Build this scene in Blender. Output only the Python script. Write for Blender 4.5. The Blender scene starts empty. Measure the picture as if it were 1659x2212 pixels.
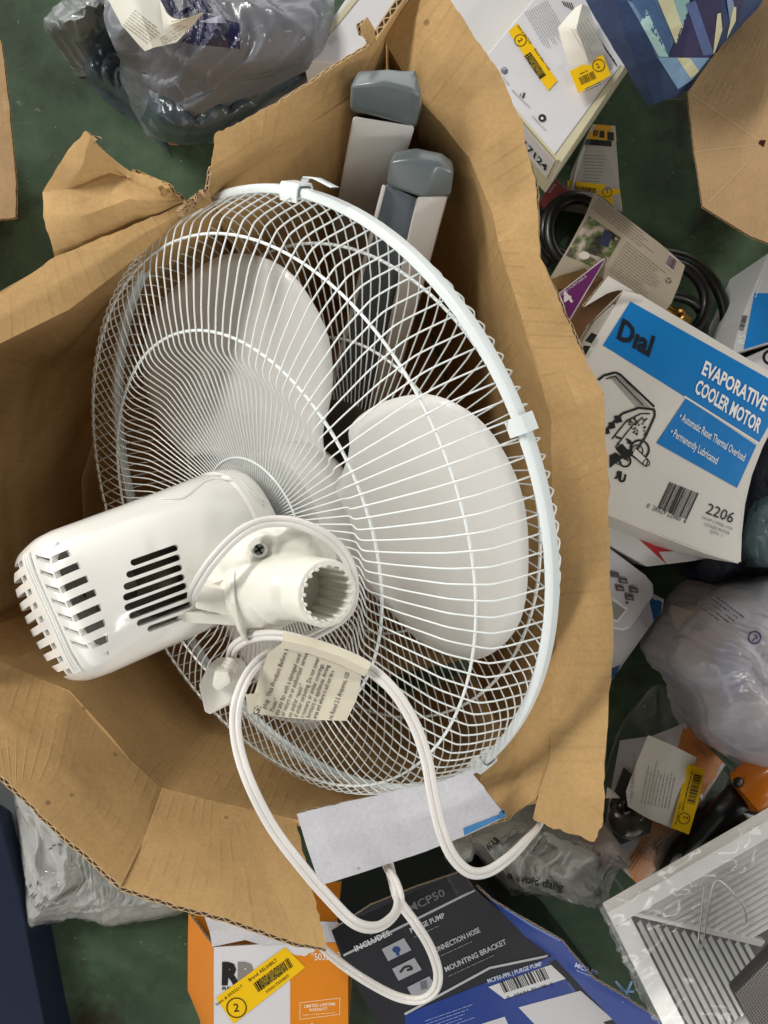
import bpy, bmesh, math, random
from mathutils import Vector, Matrix, noise
from mathutils.bvhtree import BVHTree
R = math.radians
random.seed(7)
S = bpy.context.scene
COL = S.collection

# ------------------------------------------------------------------ camera
H = 0.95
cam = bpy.data.objects.new('camera', bpy.data.cameras.new('camera'))
COL.objects.link(cam)
cam.location = (0, 0, H)
cam.rotation_euler = (0, 0, 0)
cam.data.sensor_fit = 'VERTICAL'
cam.data.angle = R(67.3)
cam.data.clip_start = 0.01
cam.data.clip_end = 50
S.camera = cam

# ------------------------------------------------------------------ light
W = bpy.data.worlds.new('World'); S.world = W; W.use_nodes = True
_n = W.node_tree; _b = _n.nodes['Background']; _b.inputs[1].default_value = 1.0
_t = _n.nodes.new('ShaderNodeTexCoord'); _s = _n.nodes.new('ShaderNodeSeparateXYZ'); _r = _n.nodes.new('ShaderNodeValToRGB')
_n.links.new(_t.outputs['Generated'], _s.inputs[0]); _n.links.new(_s.outputs[2], _r.inputs[0]); 
_d = _n.nodes.new('ShaderNodeVectorMath'); _d.operation = 'DOT_PRODUCT'; _d.inputs[1].default_value = (-.78, .62, 0)
_n.links.new(_t.outputs['Generated'], _d.inputs[0])
_q = _n.nodes.new('ShaderNodeMapRange'); _q.inputs[1].default_value = -1; _q.inputs[2].default_value = 1; _q.inputs[3].default_value = .5; _q.inputs[4].default_value = 1.4
_n.links.new(_d.outputs['Value'], _q.inputs[0])
_v = _n.nodes.new('ShaderNodeVectorMath'); _v.operation = 'SCALE'
_n.links.new(_r.outputs[0], _v.inputs[0]); _n.links.new(_q.outputs[0], _v.inputs['Scale']); _n.links.new(_v.outputs[0], _b.inputs[0])
# room light arrives from the sides; straight above, the person leaning over blocks it
_e = _r.color_ramp.elements
_e[0].position = .0; _e[0].color = (1.35, 1.32, 1.26, 1)
_e[1].position = .90; _e[1].color = (.02, .019, .018, 1)
_m = _r.color_ramp.elements.new(.34); _m.color = (1.12, 1.10, 1.05, 1)
_m = _r.color_ramp.elements.new(.62); _m.color = (.10, .098, .094, 1)

def area(name, loc, target, sx, sy, power, col):
    l = bpy.data.lights.new(name, 'AREA'); l.shape = 'RECTANGLE'; l.size = sx; l.size_y = sy
    l.energy = power; l.color = col
    o = bpy.data.objects.new(name, l); COL.objects.link(o); o.location = loc
    o.rotation_euler = (Vector(target) - Vector(loc)).to_track_quat('-Z', 'Y').to_euler()
    return o
area('tube_or_fill_light', (-1.75, 1.35, 2.4), (0, 0, 0.3), 1.5, 0.2, 48, (1.0, 0.965, 0.90))
area('tube_or_fill_light', (2.6, -0.6, 1.9), (0, 0, 0.3), 1.2, 0.16, 12, (1.0, 0.965, 0.90))  # added fill, not a known tube; lifts the right side
area('tube_or_fill_light', (1.3, -1.7, 2.3), (0.3, -0.3, 0.1), 1.2, 0.16, 13, (1.0, 0.965, 0.90))  # added fill over the lower right, put in to even out the light

S.view_settings.view_transform = 'Standard'
S.view_settings.look = 'None'
S.view_settings.exposure = 0.36
S.view_settings.gamma = 1.0
S.cycles.use_denoising = True
S.cycles.max_bounces = 8
S.cycles.transparent_max_bounces = 16

# ------------------------------------------------------------------ helpers
F = 1106 / math.tan(R(33.65))
def at(u, v, z):
    d = H - z
    return Vector(((u - 829.5) / F * d, -(v - 1106) / F * d, z))
def atd(u, v, d): return at(u, v, H - d)
def z1(*p): return [(x * .5, y * .5) for x, y in p]
def z2(*p): return [(829.5 + x * .5, y * .5) for x, y in p]
def z4(*p): return [(829.5 + x * .5, 548.6 + y * .5) for x, y in p]
def z5(*p): return [(x * .5, 1097 + y * .5) for x, y in p]
def z6(*p): return [(829.5 + x * .5, 1097 + y * .5) for x, y in p]
def z7(*p): return [(x * .5, 1645.8 + y * .5) for x, y in p]
def z8(*p): return [(829.5 + x * .5, 1645.8 + y * .5) for x, y in p]

def lin(h):
    h = h.lstrip('#'); c = [int(h[i:i+2], 16) / 255 for i in (0, 2, 4)]
    return tuple((x / 12.92 if x <= .04045 else ((x + .055) / 1.055) ** 2.4) for x in c) + (1,)

MATS = {}
def mat(name, col, rough=.5, spec=.5, bump=0, bscale=200, var=0, vscale=8, coat=0, metal=0, alpha=1, trans=0):
    if name in MATS: return MATS[name]
    m = bpy.data.materials.new(name); m.use_nodes = True; MATS[name] = m
    nt = m.node_tree; b = nt.nodes['Principled BSDF']
    c = lin(col) if isinstance(col, str) else tuple(col) + (1,)
    b.inputs['Base Color'].default_value = c
    b.inputs['Roughness'].default_value = rough
    b.inputs['Specular IOR Level'].default_value = spec
    b.inputs['Metallic'].default_value = metal
    b.inputs['Coat Weight'].default_value = coat
    b.inputs['Coat Roughness'].default_value = .08
    b.inputs['Alpha'].default_value = alpha
    b.inputs['Transmission Weight'].default_value = trans
    tc = nt.nodes.new('ShaderNodeTexCoord')
    if bump:
        n = nt.nodes.new('ShaderNodeTexNoise'); n.inputs['Scale'].default_value = bscale; n.inputs['Detail'].default_value = 4
        nt.links.new(tc.outputs['Object'], n.inputs['Vector'])
        bp = nt.nodes.new('ShaderNodeBump'); bp.inputs['Strength'].default_value = bump; bp.inputs['Distance'].default_value = .002
        nt.links.new(n.outputs[0], bp.inputs['Height']); nt.links.new(bp.outputs[0], b.inputs['Normal'])
    if var:
        n = nt.nodes.new('ShaderNodeTexNoise'); n.inputs['Scale'].default_value = vscale; n.inputs['Detail'].default_value = 6
        n.inputs['Roughness'].default_value = .65
        nt.links.new(tc.outputs['Object'], n.inputs['Vector'])
        r = nt.nodes.new('ShaderNodeMapRange')
        r.inputs[1].default_value = .3; r.inputs[2].default_value = .7; r.inputs[3].default_value = 1 - var; r.inputs[4].default_value = 1 + var * .6
        nt.links.new(n.outputs[0], r.inputs[0])
        mx = nt.nodes.new('ShaderNodeVectorMath'); mx.operation = 'SCALE'; mx.inputs[0].default_value = c[:3]
        nt.links.new(r.outputs[0], mx.inputs['Scale']); nt.links.new(mx.outputs[0], b.inputs['Base Color'])
    return m

def N(nt, t, **kw):
    n = nt.nodes.new(t)
    for k, v in kw.items():
        if k in n.inputs: n.inputs[k].default_value = v
        else: setattr(n, k, v)
    return n

def cardboard(name, col, stripe=.5, dirt=.25, period=.009):
    m = bpy.data.materials.new(name); m.use_nodes = True
    nt = m.node_tree; b = nt.nodes['Principled BSDF']; L = nt.links.new
    b.inputs['Roughness'].default_value = .78; b.inputs['Specular IOR Level'].default_value = .25
    uv = N(nt, 'ShaderNodeUVMap'); tc = N(nt, 'ShaderNodeTexCoord')
    sp = N(nt, 'ShaderNodeSeparateXYZ'); L(uv.outputs[0], sp.inputs[0])
    ph = N(nt, 'ShaderNodeMath', operation='MULTIPLY'); ph.inputs[1].default_value = 2 * math.pi / period; L(sp.outputs[0], ph.inputs[0])
    wob = N(nt, 'ShaderNodeTexNoise', Scale=14.0, Detail=2.0); L(tc.outputs['Object'], wob.inputs['Vector'])
    wm = N(nt, 'ShaderNodeMath', operation='MULTIPLY_ADD'); wm.inputs[1].default_value = .7; L(wob.outputs[0], wm.inputs[0]); L(ph.outputs[0], wm.inputs[2])
    sn = N(nt, 'ShaderNodeMath', operation='SINE'); L(wm.outputs[0], sn.inputs[0])
    pw = N(nt, 'ShaderNodeMapRange'); pw.inputs[1].default_value = .55; pw.inputs[2].default_value = 1.0; L(sn.outputs[0], pw.inputs[0])
    msk = N(nt, 'ShaderNodeTexNoise', Scale=30.0, Detail=3.0); L(tc.outputs['Object'], msk.inputs['Vector'])
    mr = N(nt, 'ShaderNodeMapRange'); mr.inputs[1].default_value = .42; mr.inputs[2].default_value = .62; L(msk.outputs[0], mr.inputs[0])
    st = N(nt, 'ShaderNodeMath', operation='MULTIPLY'); L(pw.outputs[0], st.inputs[0]); L(mr.outputs[0], st.inputs[1])
    # colour
    n1 = N(nt, 'ShaderNodeTexNoise', Scale=7.0, Detail=8.0, Roughness=.7); L(tc.outputs['Object'], n1.inputs['Vector'])
    n2 = N(nt, 'ShaderNodeTexNoise', Scale=420.0, Detail=3.0); L(tc.outputs['Object'], n2.inputs['Vector'])
    c = lin(col)
    r1 = N(nt, 'ShaderNodeMapRange'); r1.inputs[1].default_value = .3; r1.inputs[2].default_value = .7; r1.inputs[3].default_value = 1 - dirt; r1.inputs[4].default_value = 1 + dirt * .45; L(n1.outputs[0], r1.inputs[0])
    r2 = N(nt, 'ShaderNodeMapRange'); r2.inputs[1].default_value = .3; r2.inputs[2].default_value = .7; r2.inputs[3].default_value = .93; r2.inputs[4].default_value = 1.05; L(n2.outputs[0], r2.inputs[0])
    r3 = N(nt, 'ShaderNodeMath', operation='MULTIPLY_ADD'); r3.inputs[1].default_value = -.13 * stripe; r3.inputs[2].default_value = 1; L(st.outputs[0], r3.inputs[0])
    a1 = N(nt, 'ShaderNodeMath', operation='MULTIPLY'); L(r1.outputs[0], a1.inputs[0]); L(r2.outputs[0], a1.inputs[1])
    a2 = N(nt, 'ShaderNodeMath', operation='MULTIPLY'); L(a1.outputs[0], a2.inputs[0]); L(r3.outputs[0], a2.inputs[1])
    vo = N(nt, 'ShaderNodeTexVoronoi', Scale=26.0); L(tc.outputs['Object'], vo.inputs['Vector'])
    vr = N(nt, 'ShaderNodeMapRange'); vr.inputs[1].default_value = .045; vr.inputs[2].default_value = .06; vr.inputs[3].default_value = .55; vr.inputs[4].default_value = 1; L(vo.outputs['Distance'], vr.inputs[0])
    n5 = N(nt, 'ShaderNodeTexNoise', Scale=23.0, Detail=8.0, Roughness=.75, Distortion=.8); L(tc.outputs['Object'], n5.inputs['Vector'])
    r6 = N(nt, 'ShaderNodeMapRange'); r6.inputs[1].default_value = .60; r6.inputs[2].default_value = .68; r6.inputs[3].default_value = 1; r6.inputs[4].default_value = 1.14; L(n5.outputs[0], r6.inputs[0])
    a3 = N(nt, 'ShaderNodeMath', operation='MULTIPLY'); L(a2.outputs[0], a3.inputs[0]); L(vr.outputs[0], a3.inputs[1])
    a4 = N(nt, 'ShaderNodeMath', operation='MULTIPLY'); L(a3.outputs[0], a4.inputs[0]); L(r6.outputs[0], a4.inputs[1])
    sc = N(nt, 'ShaderNodeVectorMath', operation='SCALE'); sc.inputs[0].default_value = c[:3]; L(a4.outputs[0], sc.inputs['Scale'])
    L(sc.outputs[0], b.inputs['Base Color'])
    # bump
    bn = N(nt, 'ShaderNodeTexNoise', Scale=55.0, Detail=5.0); L(tc.outputs['Object'], bn.inputs['Vector'])
    ad = N(nt, 'ShaderNodeMath', operation='MULTIPLY_ADD'); ad.inputs[1].default_value = -.35 * stripe; L(st.outputs[0], ad.inputs[0]); L(bn.outputs[0], ad.inputs[2])
    bp = N(nt, 'ShaderNodeBump', Strength=.55, Distance=.0022); L(ad.outputs[0], bp.inputs['Height']); L(bp.outputs[0], b.inputs['Normal'])
    return m

def corr_edge(name, liner, dark):
    m = bpy.data.materials.new(name); m.use_nodes = True
    nt = m.node_tree; b = nt.nodes['Principled BSDF']; L = nt.links.new
    b.inputs['Roughness'].default_value = .9
    uv = N(nt, 'ShaderNodeUVMap'); sp = N(nt, 'ShaderNodeSeparateXYZ'); L(uv.outputs[0], sp.inputs[0])
    ph = N(nt, 'ShaderNodeMath', operation='MULTIPLY'); ph.inputs[1].default_value = 2 * math.pi / .0075; L(sp.outputs[0], ph.inputs[0])
    sn = N(nt, 'ShaderNodeMath', operation='SINE'); L(ph.outputs[0], sn.inputs[0])
    c = N(nt, 'ShaderNodeMath', operation='MULTIPLY_ADD'); c.inputs[1].default_value = .3; c.inputs[2].default_value = .5; L(sn.outputs[0], c.inputs[0])
    d = N(nt, 'ShaderNodeMath', operation='SUBTRACT'); L(sp.outputs[1], d.inputs[0]); L(c.outputs[0], d.inputs[1])
    ab = N(nt, 'ShaderNodeMath', operation='ABSOLUTE'); L(d.outputs[0], ab.inputs[0])
    l1 = N(nt, 'ShaderNodeMath', operation='LESS_THAN'); l1.inputs[1].default_value = .12; L(ab.outputs[0], l1.inputs[0])
    e0 = N(nt, 'ShaderNodeMath', operation='SUBTRACT'); e0.inputs[1].default_value = .5; L(sp.outputs[1], e0.inputs[0])
    e1 = N(nt, 'ShaderNodeMath', operation='ABSOLUTE'); L(e0.outputs[0], e1.inputs[0])
    l2 = N(nt, 'ShaderNodeMath', operation='GREATER_THAN'); l2.inputs[1].default_value = .33; L(e1.outputs[0], l2.inputs[0])
    mx = N(nt, 'ShaderNodeMath', operation='MAXIMUM'); L(l1.outputs[0], mx.inputs[0]); L(l2.outputs[0], mx.inputs[1])
    mc = N(nt, 'ShaderNodeMix', data_type='RGBA'); mc.inputs[6].default_value = lin(dark); mc.inputs[7].default_value = lin(liner)
    L(mx.outputs[0], mc.inputs[0]); L(mc.outputs[2], b.inputs['Base Color'])
    return m

def film(name, col, op=.5, rough=.25, bumpd=.006, scale=9, tint=(1, 1, 1), wr=1.0):
    """thin plastic film: wrinkled glossy/diffuse mixed with clear"""
    m = bpy.data.materials.new(name); m.use_nodes = True
    nt = m.node_tree; nt.nodes.clear(); L = nt.links.new
    out = N(nt, 'ShaderNodeOutputMaterial'); tc = N(nt, 'ShaderNodeTexCoord')
    b = N(nt, 'ShaderNodeBsdfPrincipled'); b.inputs['Base Color'].default_value = lin(col); b.inputs['Roughness'].default_value = rough
    b.inputs['Coat Weight'].default_value = .4; b.inputs['Coat Roughness'].default_value = .12
    t = N(nt, 'ShaderNodeBsdfTransparent'); t.inputs[0].default_value = tuple(tint) + (1,)
    mx = N(nt, 'ShaderNodeMixShader')
    mp = N(nt, 'ShaderNodeMapping'); mp.inputs['Scale'].default_value = (1.0, 2.3, 1.6); mp.inputs['Rotation'].default_value = (0, 0, .6); L(tc.outputs['Object'], mp.inputs[0])
    n = N(nt, 'ShaderNodeTexNoise', Scale=float(scale), Detail=7.0, Distortion=1.4, Roughness=.55); L(mp.outputs[0], n.inputs['Vector'])
    n.noise_type = 'RIDGED_MULTIFRACTAL' if hasattr(n, 'noise_type') else n.noise_type
    bp = N(nt, 'ShaderNodeBump', Strength=.35 * wr, Distance=bumpd); L(n.outputs[0], bp.inputs['Height'])
    L(bp.outputs[0], b.inputs['Normal']); L(bp.outputs[0], b.inputs['Coat Normal'])
    lw = N(nt, 'ShaderNodeLayerWeight', Blend=.35); L(bp.outputs[0], lw.inputs['Normal'])
    mr = N(nt, 'ShaderNodeMapRange'); mr.inputs[3].default_value = op; mr.inputs[4].default_value = min(1, op + .45); L(lw.outputs['Facing'], mr.inputs[0])
    L(mr.outputs[0], mx.inputs[0]); L(t.outputs[0], mx.inputs[1]); L(b.outputs[0], mx.inputs[2]); L(mx.outputs[0], out.inputs[0])
    return m

# ---- objects
def tag(o, label=None, cat=None, group=None, kind=None):
    if label: o['label'] = label
    if cat: o['category'] = cat
    if group: o['group'] = group
    if kind: o['kind'] = kind
    return o
def thing(name, loc, label, cat, group=None):
    o = bpy.data.objects.new(name, None); COL.objects.link(o); o.location = loc; o.empty_display_size = .05
    return tag(o, label, cat, group)
WLOC = {}
def wloc(o):
    v = Vector((0, 0, 0))
    while o is not None: v = v + Vector(o.location); o = o.parent
    return v
HOST = {}
def obj(name, vs, fs, mats, parent=None, smooth=True, mi=None, uvs=None, loc=None):
    """vs in world space"""
    off = wloc(parent)
    if parent is None and loc is None:
        n = len(vs); c = sum((Vector(v) for v in vs), Vector()) / max(1, n); loc = Vector((c.x, c.y, min(v[2] for v in vs)))
    if parent is not None: loc = Vector((0, 0, 0))
    me = bpy.data.meshes.new(name)
    o_ = off + Vector(loc)
    me.from_pydata([tuple(Vector(v) - o_) for v in vs], [], fs)
    if not isinstance(mats, (list, tuple)): mats = [mats]
    for m in mats: me.materials.append(m)
    if mi:
        for p, i in zip(me.polygons, mi): p.material_index = i
    if smooth:
        for p in me.polygons: p.use_smooth = True
    if uvs:
        l = me.uv_layers.new(name='UVMap')
        for p, us in zip(me.polygons, uvs):
            for li, q in zip(p.loop_indices, us): l.data[li].uv = q
    me.update()
    o = bpy.data.objects.new(name, me); COL.objects.link(o); o.location = loc
    if parent is not None: o.parent = parent
    HOST[o.name] = ([Vector(v) for v in vs], fs)
    return o
def sharp(o, ang=35):
    me = o.data
    bm = bmesh.new(); bm.from_mesh(me)
    for e in bm.edges:
        if len(e.link_faces) == 2 and e.calc_face_angle(0) > R(ang): e.smooth = False
    bm.to_mesh(me); bm.free()
    return o

def catmull(pts, n=6, closed=False):
    out = []; m = len(pts); P = [Vector(p) for p in pts]
    rng = range(m) if closed else range(m - 1)
    for i in rng:
        if closed: a, b, c, d = P[(i-1) % m], P[i], P[(i+1) % m], P[(i+2) % m]
        else:
            b, c = P[i], P[i+1]; a = P[i-1] if i > 0 else b * 2 - c; d = P[i+2] if i + 2 < m else c * 2 - b
        for k in range(n):
            t = k / n
            out.append(.5 * ((2*b) + (c-a)*t + (2*a-5*b+4*c-d)*t*t + (3*b-a-3*c+d)*t**3))
    if not closed: out.append(P[-1])
    return out
def chaikin(pts, it=2):
    for _ in range(it):
        q = [pts[0]]
        for a, b in zip(pts, pts[1:]):
            q += [a * .75 + b * .25, a * .25 + b * .75]
        q.append(pts[-1]); pts = q
    return pts
def densify(pts, step):
    out = [Vector(pts[0])]
    for a, b in zip(pts, pts[1:]):
        a, b = Vector(a), Vector(b); n = max(1, int((b - a).length / step))
        out += [a.lerp(b, k / n) for k in range(1, n + 1)]
    return out

def tube_geo(path, r, n=6, vs=None, fs=None, closed=False, up=None, flat=None):
    vs = [] if vs is None else vs; fs = [] if fs is None else fs
    m = len(path); base = len(vs); prev = None
    for i, p in enumerate(path):
        a = path[(i-1) % m] if (closed or i > 0) else p; b = path[(i+1) % m] if (closed or i < m-1) else p
        t = (b - a).normalized()
        if up is not None: s = t.cross(Vector(up)); s = s.normalized() if s.length > .05 else (prev or Vector((1, 0, 0)))
        elif prev is None: s = t.orthogonal().normalized()
        else: s = (prev - t * prev.dot(t)).normalized()
        prev = s; w = t.cross(s)
        rr = r[i] if isinstance(r, (list, tuple)) else r
        for k in range(n):
            an = 2 * math.pi * k / n
            vs.append(p + s * math.cos(an) * rr * (flat or 1) + w * math.sin(an) * rr)
    for i in range(m if closed else m - 1):
        j = (i + 1) % m
        for k in range(n):
            l = (k + 1) % n
            fs.append((base + i*n + k, base + i*n + l, base + j*n + l, base + j*n + k))
    if not closed:
        fs.append(tuple(base + k for k in reversed(range(n)))); fs.append(tuple(base + (m-1)*n + k for k in range(n)))
    return vs, fs
def tube(name, path, r, m, parent=None, n=8, closed=False, **kw):
    vs, fs = tube_geo(path, r, n, closed=closed, **kw)
    return obj(name, vs, fs, m, parent)

def fbm(p, s, o=3): return noise.fractal(Vector(p) * s, 1.0, 2.0, o)

def grid_sheet(name, rows, m, parent=None, thick=0, rim=None, sub=(6, 6), wob=0, wscale=18, smooth=True, side=-1, jag=0, seed=0, rag=(), flatshade=False, rimuv=True):
    """rows: list of rows of world points. Linear resample, wobble, optional thickness with rim faces"""
    nr, nc = len(rows), len(rows[0])
    su, sv = sub
    G = []
    for i in range(nr - 1):
        for a in range(su):
            t = a / su; row = []
            for j in range(nc - 1):
                for b in range(sv):
                    s = b / sv
                    p = (rows[i][j] * (1-s) + rows[i][j+1] * s) * (1-t) + (rows[i+1][j] * (1-s) + rows[i+1][j+1] * s) * t
                    row.append(p)
            row.append(rows[i][-1] * (1-t) + rows[i+1][-1] * t)
            G.append(row)
    row = []
    for j in range(nc - 1):
        for b in range(sv): row.append(rows[-1][j].lerp(rows[-1][j+1], b / sv))
    row.append(rows[-1][-1].copy()); G.append(row)
    n, k = len(G), len(G[0])
    def nrm(i, j):
        a = G[min(i+1, n-1)][j] - G[max(i-1, 0)][j]; b = G[i][min(j+1, k-1)] - G[i][max(j-1, 0)]
        c = b.cross(a); return c.normalized() if c.length > 1e-12 else Vector((0, 0, 1))
    sd = Vector((seed * 3.7, seed * 1.3, seed))
    if wob:
        D = [[nrm(i, j) * (wob * fbm(G[i][j] + sd, wscale, 4)) for j in range(k)] for i in range(n)]
        for i in range(n):
            for j in range(k): G[i][j] = G[i][j] + D[i][j]
    if jag:
        for j in range(k):
            if 'first' in rag: d = (G[0][j] - G[1][j]).normalized(); G[0][j] = G[0][j] + d * jag * noise.fractal(G[0][j] * 160 + sd, .5, 2, 3)
            if 'last' in rag: d = (G[-1][j] - G[-2][j]).normalized(); G[-1][j] = G[-1][j] + d * jag * noise.fractal(G[-1][j] * 160 + sd, .5, 2, 3)
        for i in range(n):
            if 'left' in rag: d = (G[i][0] - G[i][1]).normalized(); G[i][0] = G[i][0] + d * jag * noise.fractal(G[i][0] * 160 + sd, .5, 2, 3)
            if 'right' in rag: d = (G[i][-1] - G[i][-2]).normalized(); G[i][-1] = G[i][-1] + d * jag * noise.fractal(G[i][-1] * 160 + sd, .5, 2, 3)
    NR = [[nrm(i, j) for j in range(k)] for i in range(n)]
    av = sum((NR[i][j] for i in range(n) for j in range(k)), Vector())
    flip = 1 if av.z >= 0 else -1
    vs = [G[i][j] for i in range(n) for j in range(k)]
    # uv
    U = [[0] * k for _ in range(n)]; V = [[0] * k for _ in range(n)]
    for i in range(n):
        for j in range(1, k): U[i][j] = U[i][j-1] + (G[i][j] - G[i][j-1]).length
    mid = n // 2
    for i in range(n): U[i] = U[mid]
    for i in range(1, n):
        for j in range(k): V[i][j] = V[i-1][j] + (G[i][j] - G[i-1][j]).length
    fs, mi, uv = [], [], []
    def q(a, b, c, d, o=0): return (a, b, c, d)
    for i in range(n - 1):
        for j in range(k - 1):
            ids = [(i, j), (i, j+1), (i+1, j+1), (i+1, j)]
            if flip < 0: ids.reverse()
            # orientation such that normal = +NR*flip
            ids2 = ids[::-1]
            fs.append(tuple(x * k + y for x, y in ids2)); mi.append(0); uv.append([(U[x][y], V[x][y]) for x, y in ids2])
    if thick:
        off = n * k
        for i in range(n):
            for j in range(k): vs.append(G[i][j] + NR[i][j] * flip * side * thick)
        for i in range(n - 1):
            for j in range(k - 1):
                ids = [(i, j), (i, j+1), (i+1, j+1), (i+1, j)]
                if flip < 0: ids.reverse()
                fs.append(tuple(off + x * k + y for x, y in ids)); mi.append(0); uv.append([(U[x][y], V[x][y]) for x, y in ids])
        loop = [(0, j) for j in range(k)] + [(i, k-1) for i in range(1, n)] + [(n-1, j) for j in range(k-2, -1, -1)] + [(i, 0) for i in range(n-2, 0, -1)]
        acc = 0
        for a, b in zip(loop, loop[1:] + loop[:1]):
            l = (G[a[0]][a[1]] - G[b[0]][b[1]]).length
            ia, ib = a[0] * k + a[1], b[0] * k + b[1]
            fs.append((ia, ib, off + ib, off + ia)); mi.append(1 if rim else 0)
            uv.append([(acc, 0), (acc + l, 0), (acc + l, 1), (acc, 1)]); acc += l
    o = obj(name, vs, fs, [m, rim] if rim else [m], parent, smooth, mi, uv)
    if thick: sharp(o, 50)
    return o

def rowsz(*rows): return [[at(*p) for p in r] for r in rows]

def poly_prism(name, pts, z0, m, parent=None, mi_top=None, bev=.0012, shift=(0, 0), zs=None, taper=1):
    """pts = px list with top height each (u,v,z); vertical (or shifted) sides down to z0."""
    top = [at(*p) for p in pts]; n = len(top)
    c = sum(top, Vector()) / n
    bot = [Vector((c.x + (p.x - c.x) * taper + shift[0], c.y + (p.y - c.y) * taper + shift[1], z0)) for p in top]
    vs = top + bot
    ar = sum(top[i].x * top[(i+1) % n].y - top[(i+1) % n].x * top[i].y for i in range(n))
    idx = list(range(n)) if ar > 0 else list(range(n))[::-1]
    fs = [tuple(idx), tuple(n + i for i in idx[::-1])] + [(idx[i], n + idx[i], n + idx[(i+1) % n], idx[(i+1) % n]) for i in range(n)]
    o = obj(name, vs, fs, m, parent, smooth=False)
    if mi_top is not None:
        for i, p in enumerate(o.data.polygons): p.material_index = 0 if i == 0 else mi_top
    if bev:
        bm = bmesh.new(); bm.from_mesh(o.data)
        bmesh.ops.bevel(bm, geom=list(bm.edges), offset=bev, segments=2, affect='EDGES', profile=.6)
        bm.to_mesh(o.data); bm.free()
    return o

def box_rot(name, c, ax, ay, az, m, parent=None, bev=.001, seg=2):
    c, ax, ay, az = Vector(c), Vector(ax), Vector(ay), Vector(az)
    vs = [c + ax*i + ay*j + az*k for i in (-1, 1) for j in (-1, 1) for k in (-1, 1)]
    fs = [(0, 1, 3, 2), (4, 6, 7, 5), (0, 4, 5, 1), (2, 3, 7, 6), (0, 2, 6, 4), (1, 5, 7, 3)]
    o = obj(name, vs, fs, m, parent, smooth=False)
    bm = bmesh.new(); bm.from_mesh(o.data); bmesh.ops.recalc_face_normals(bm, faces=bm.faces)
    if bev: bmesh.ops.bevel(bm, geom=list(bm.edges), offset=bev, segments=seg, affect='EDGES', profile=.5)
    bm.to_mesh(o.data); bm.free()
    return o

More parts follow.
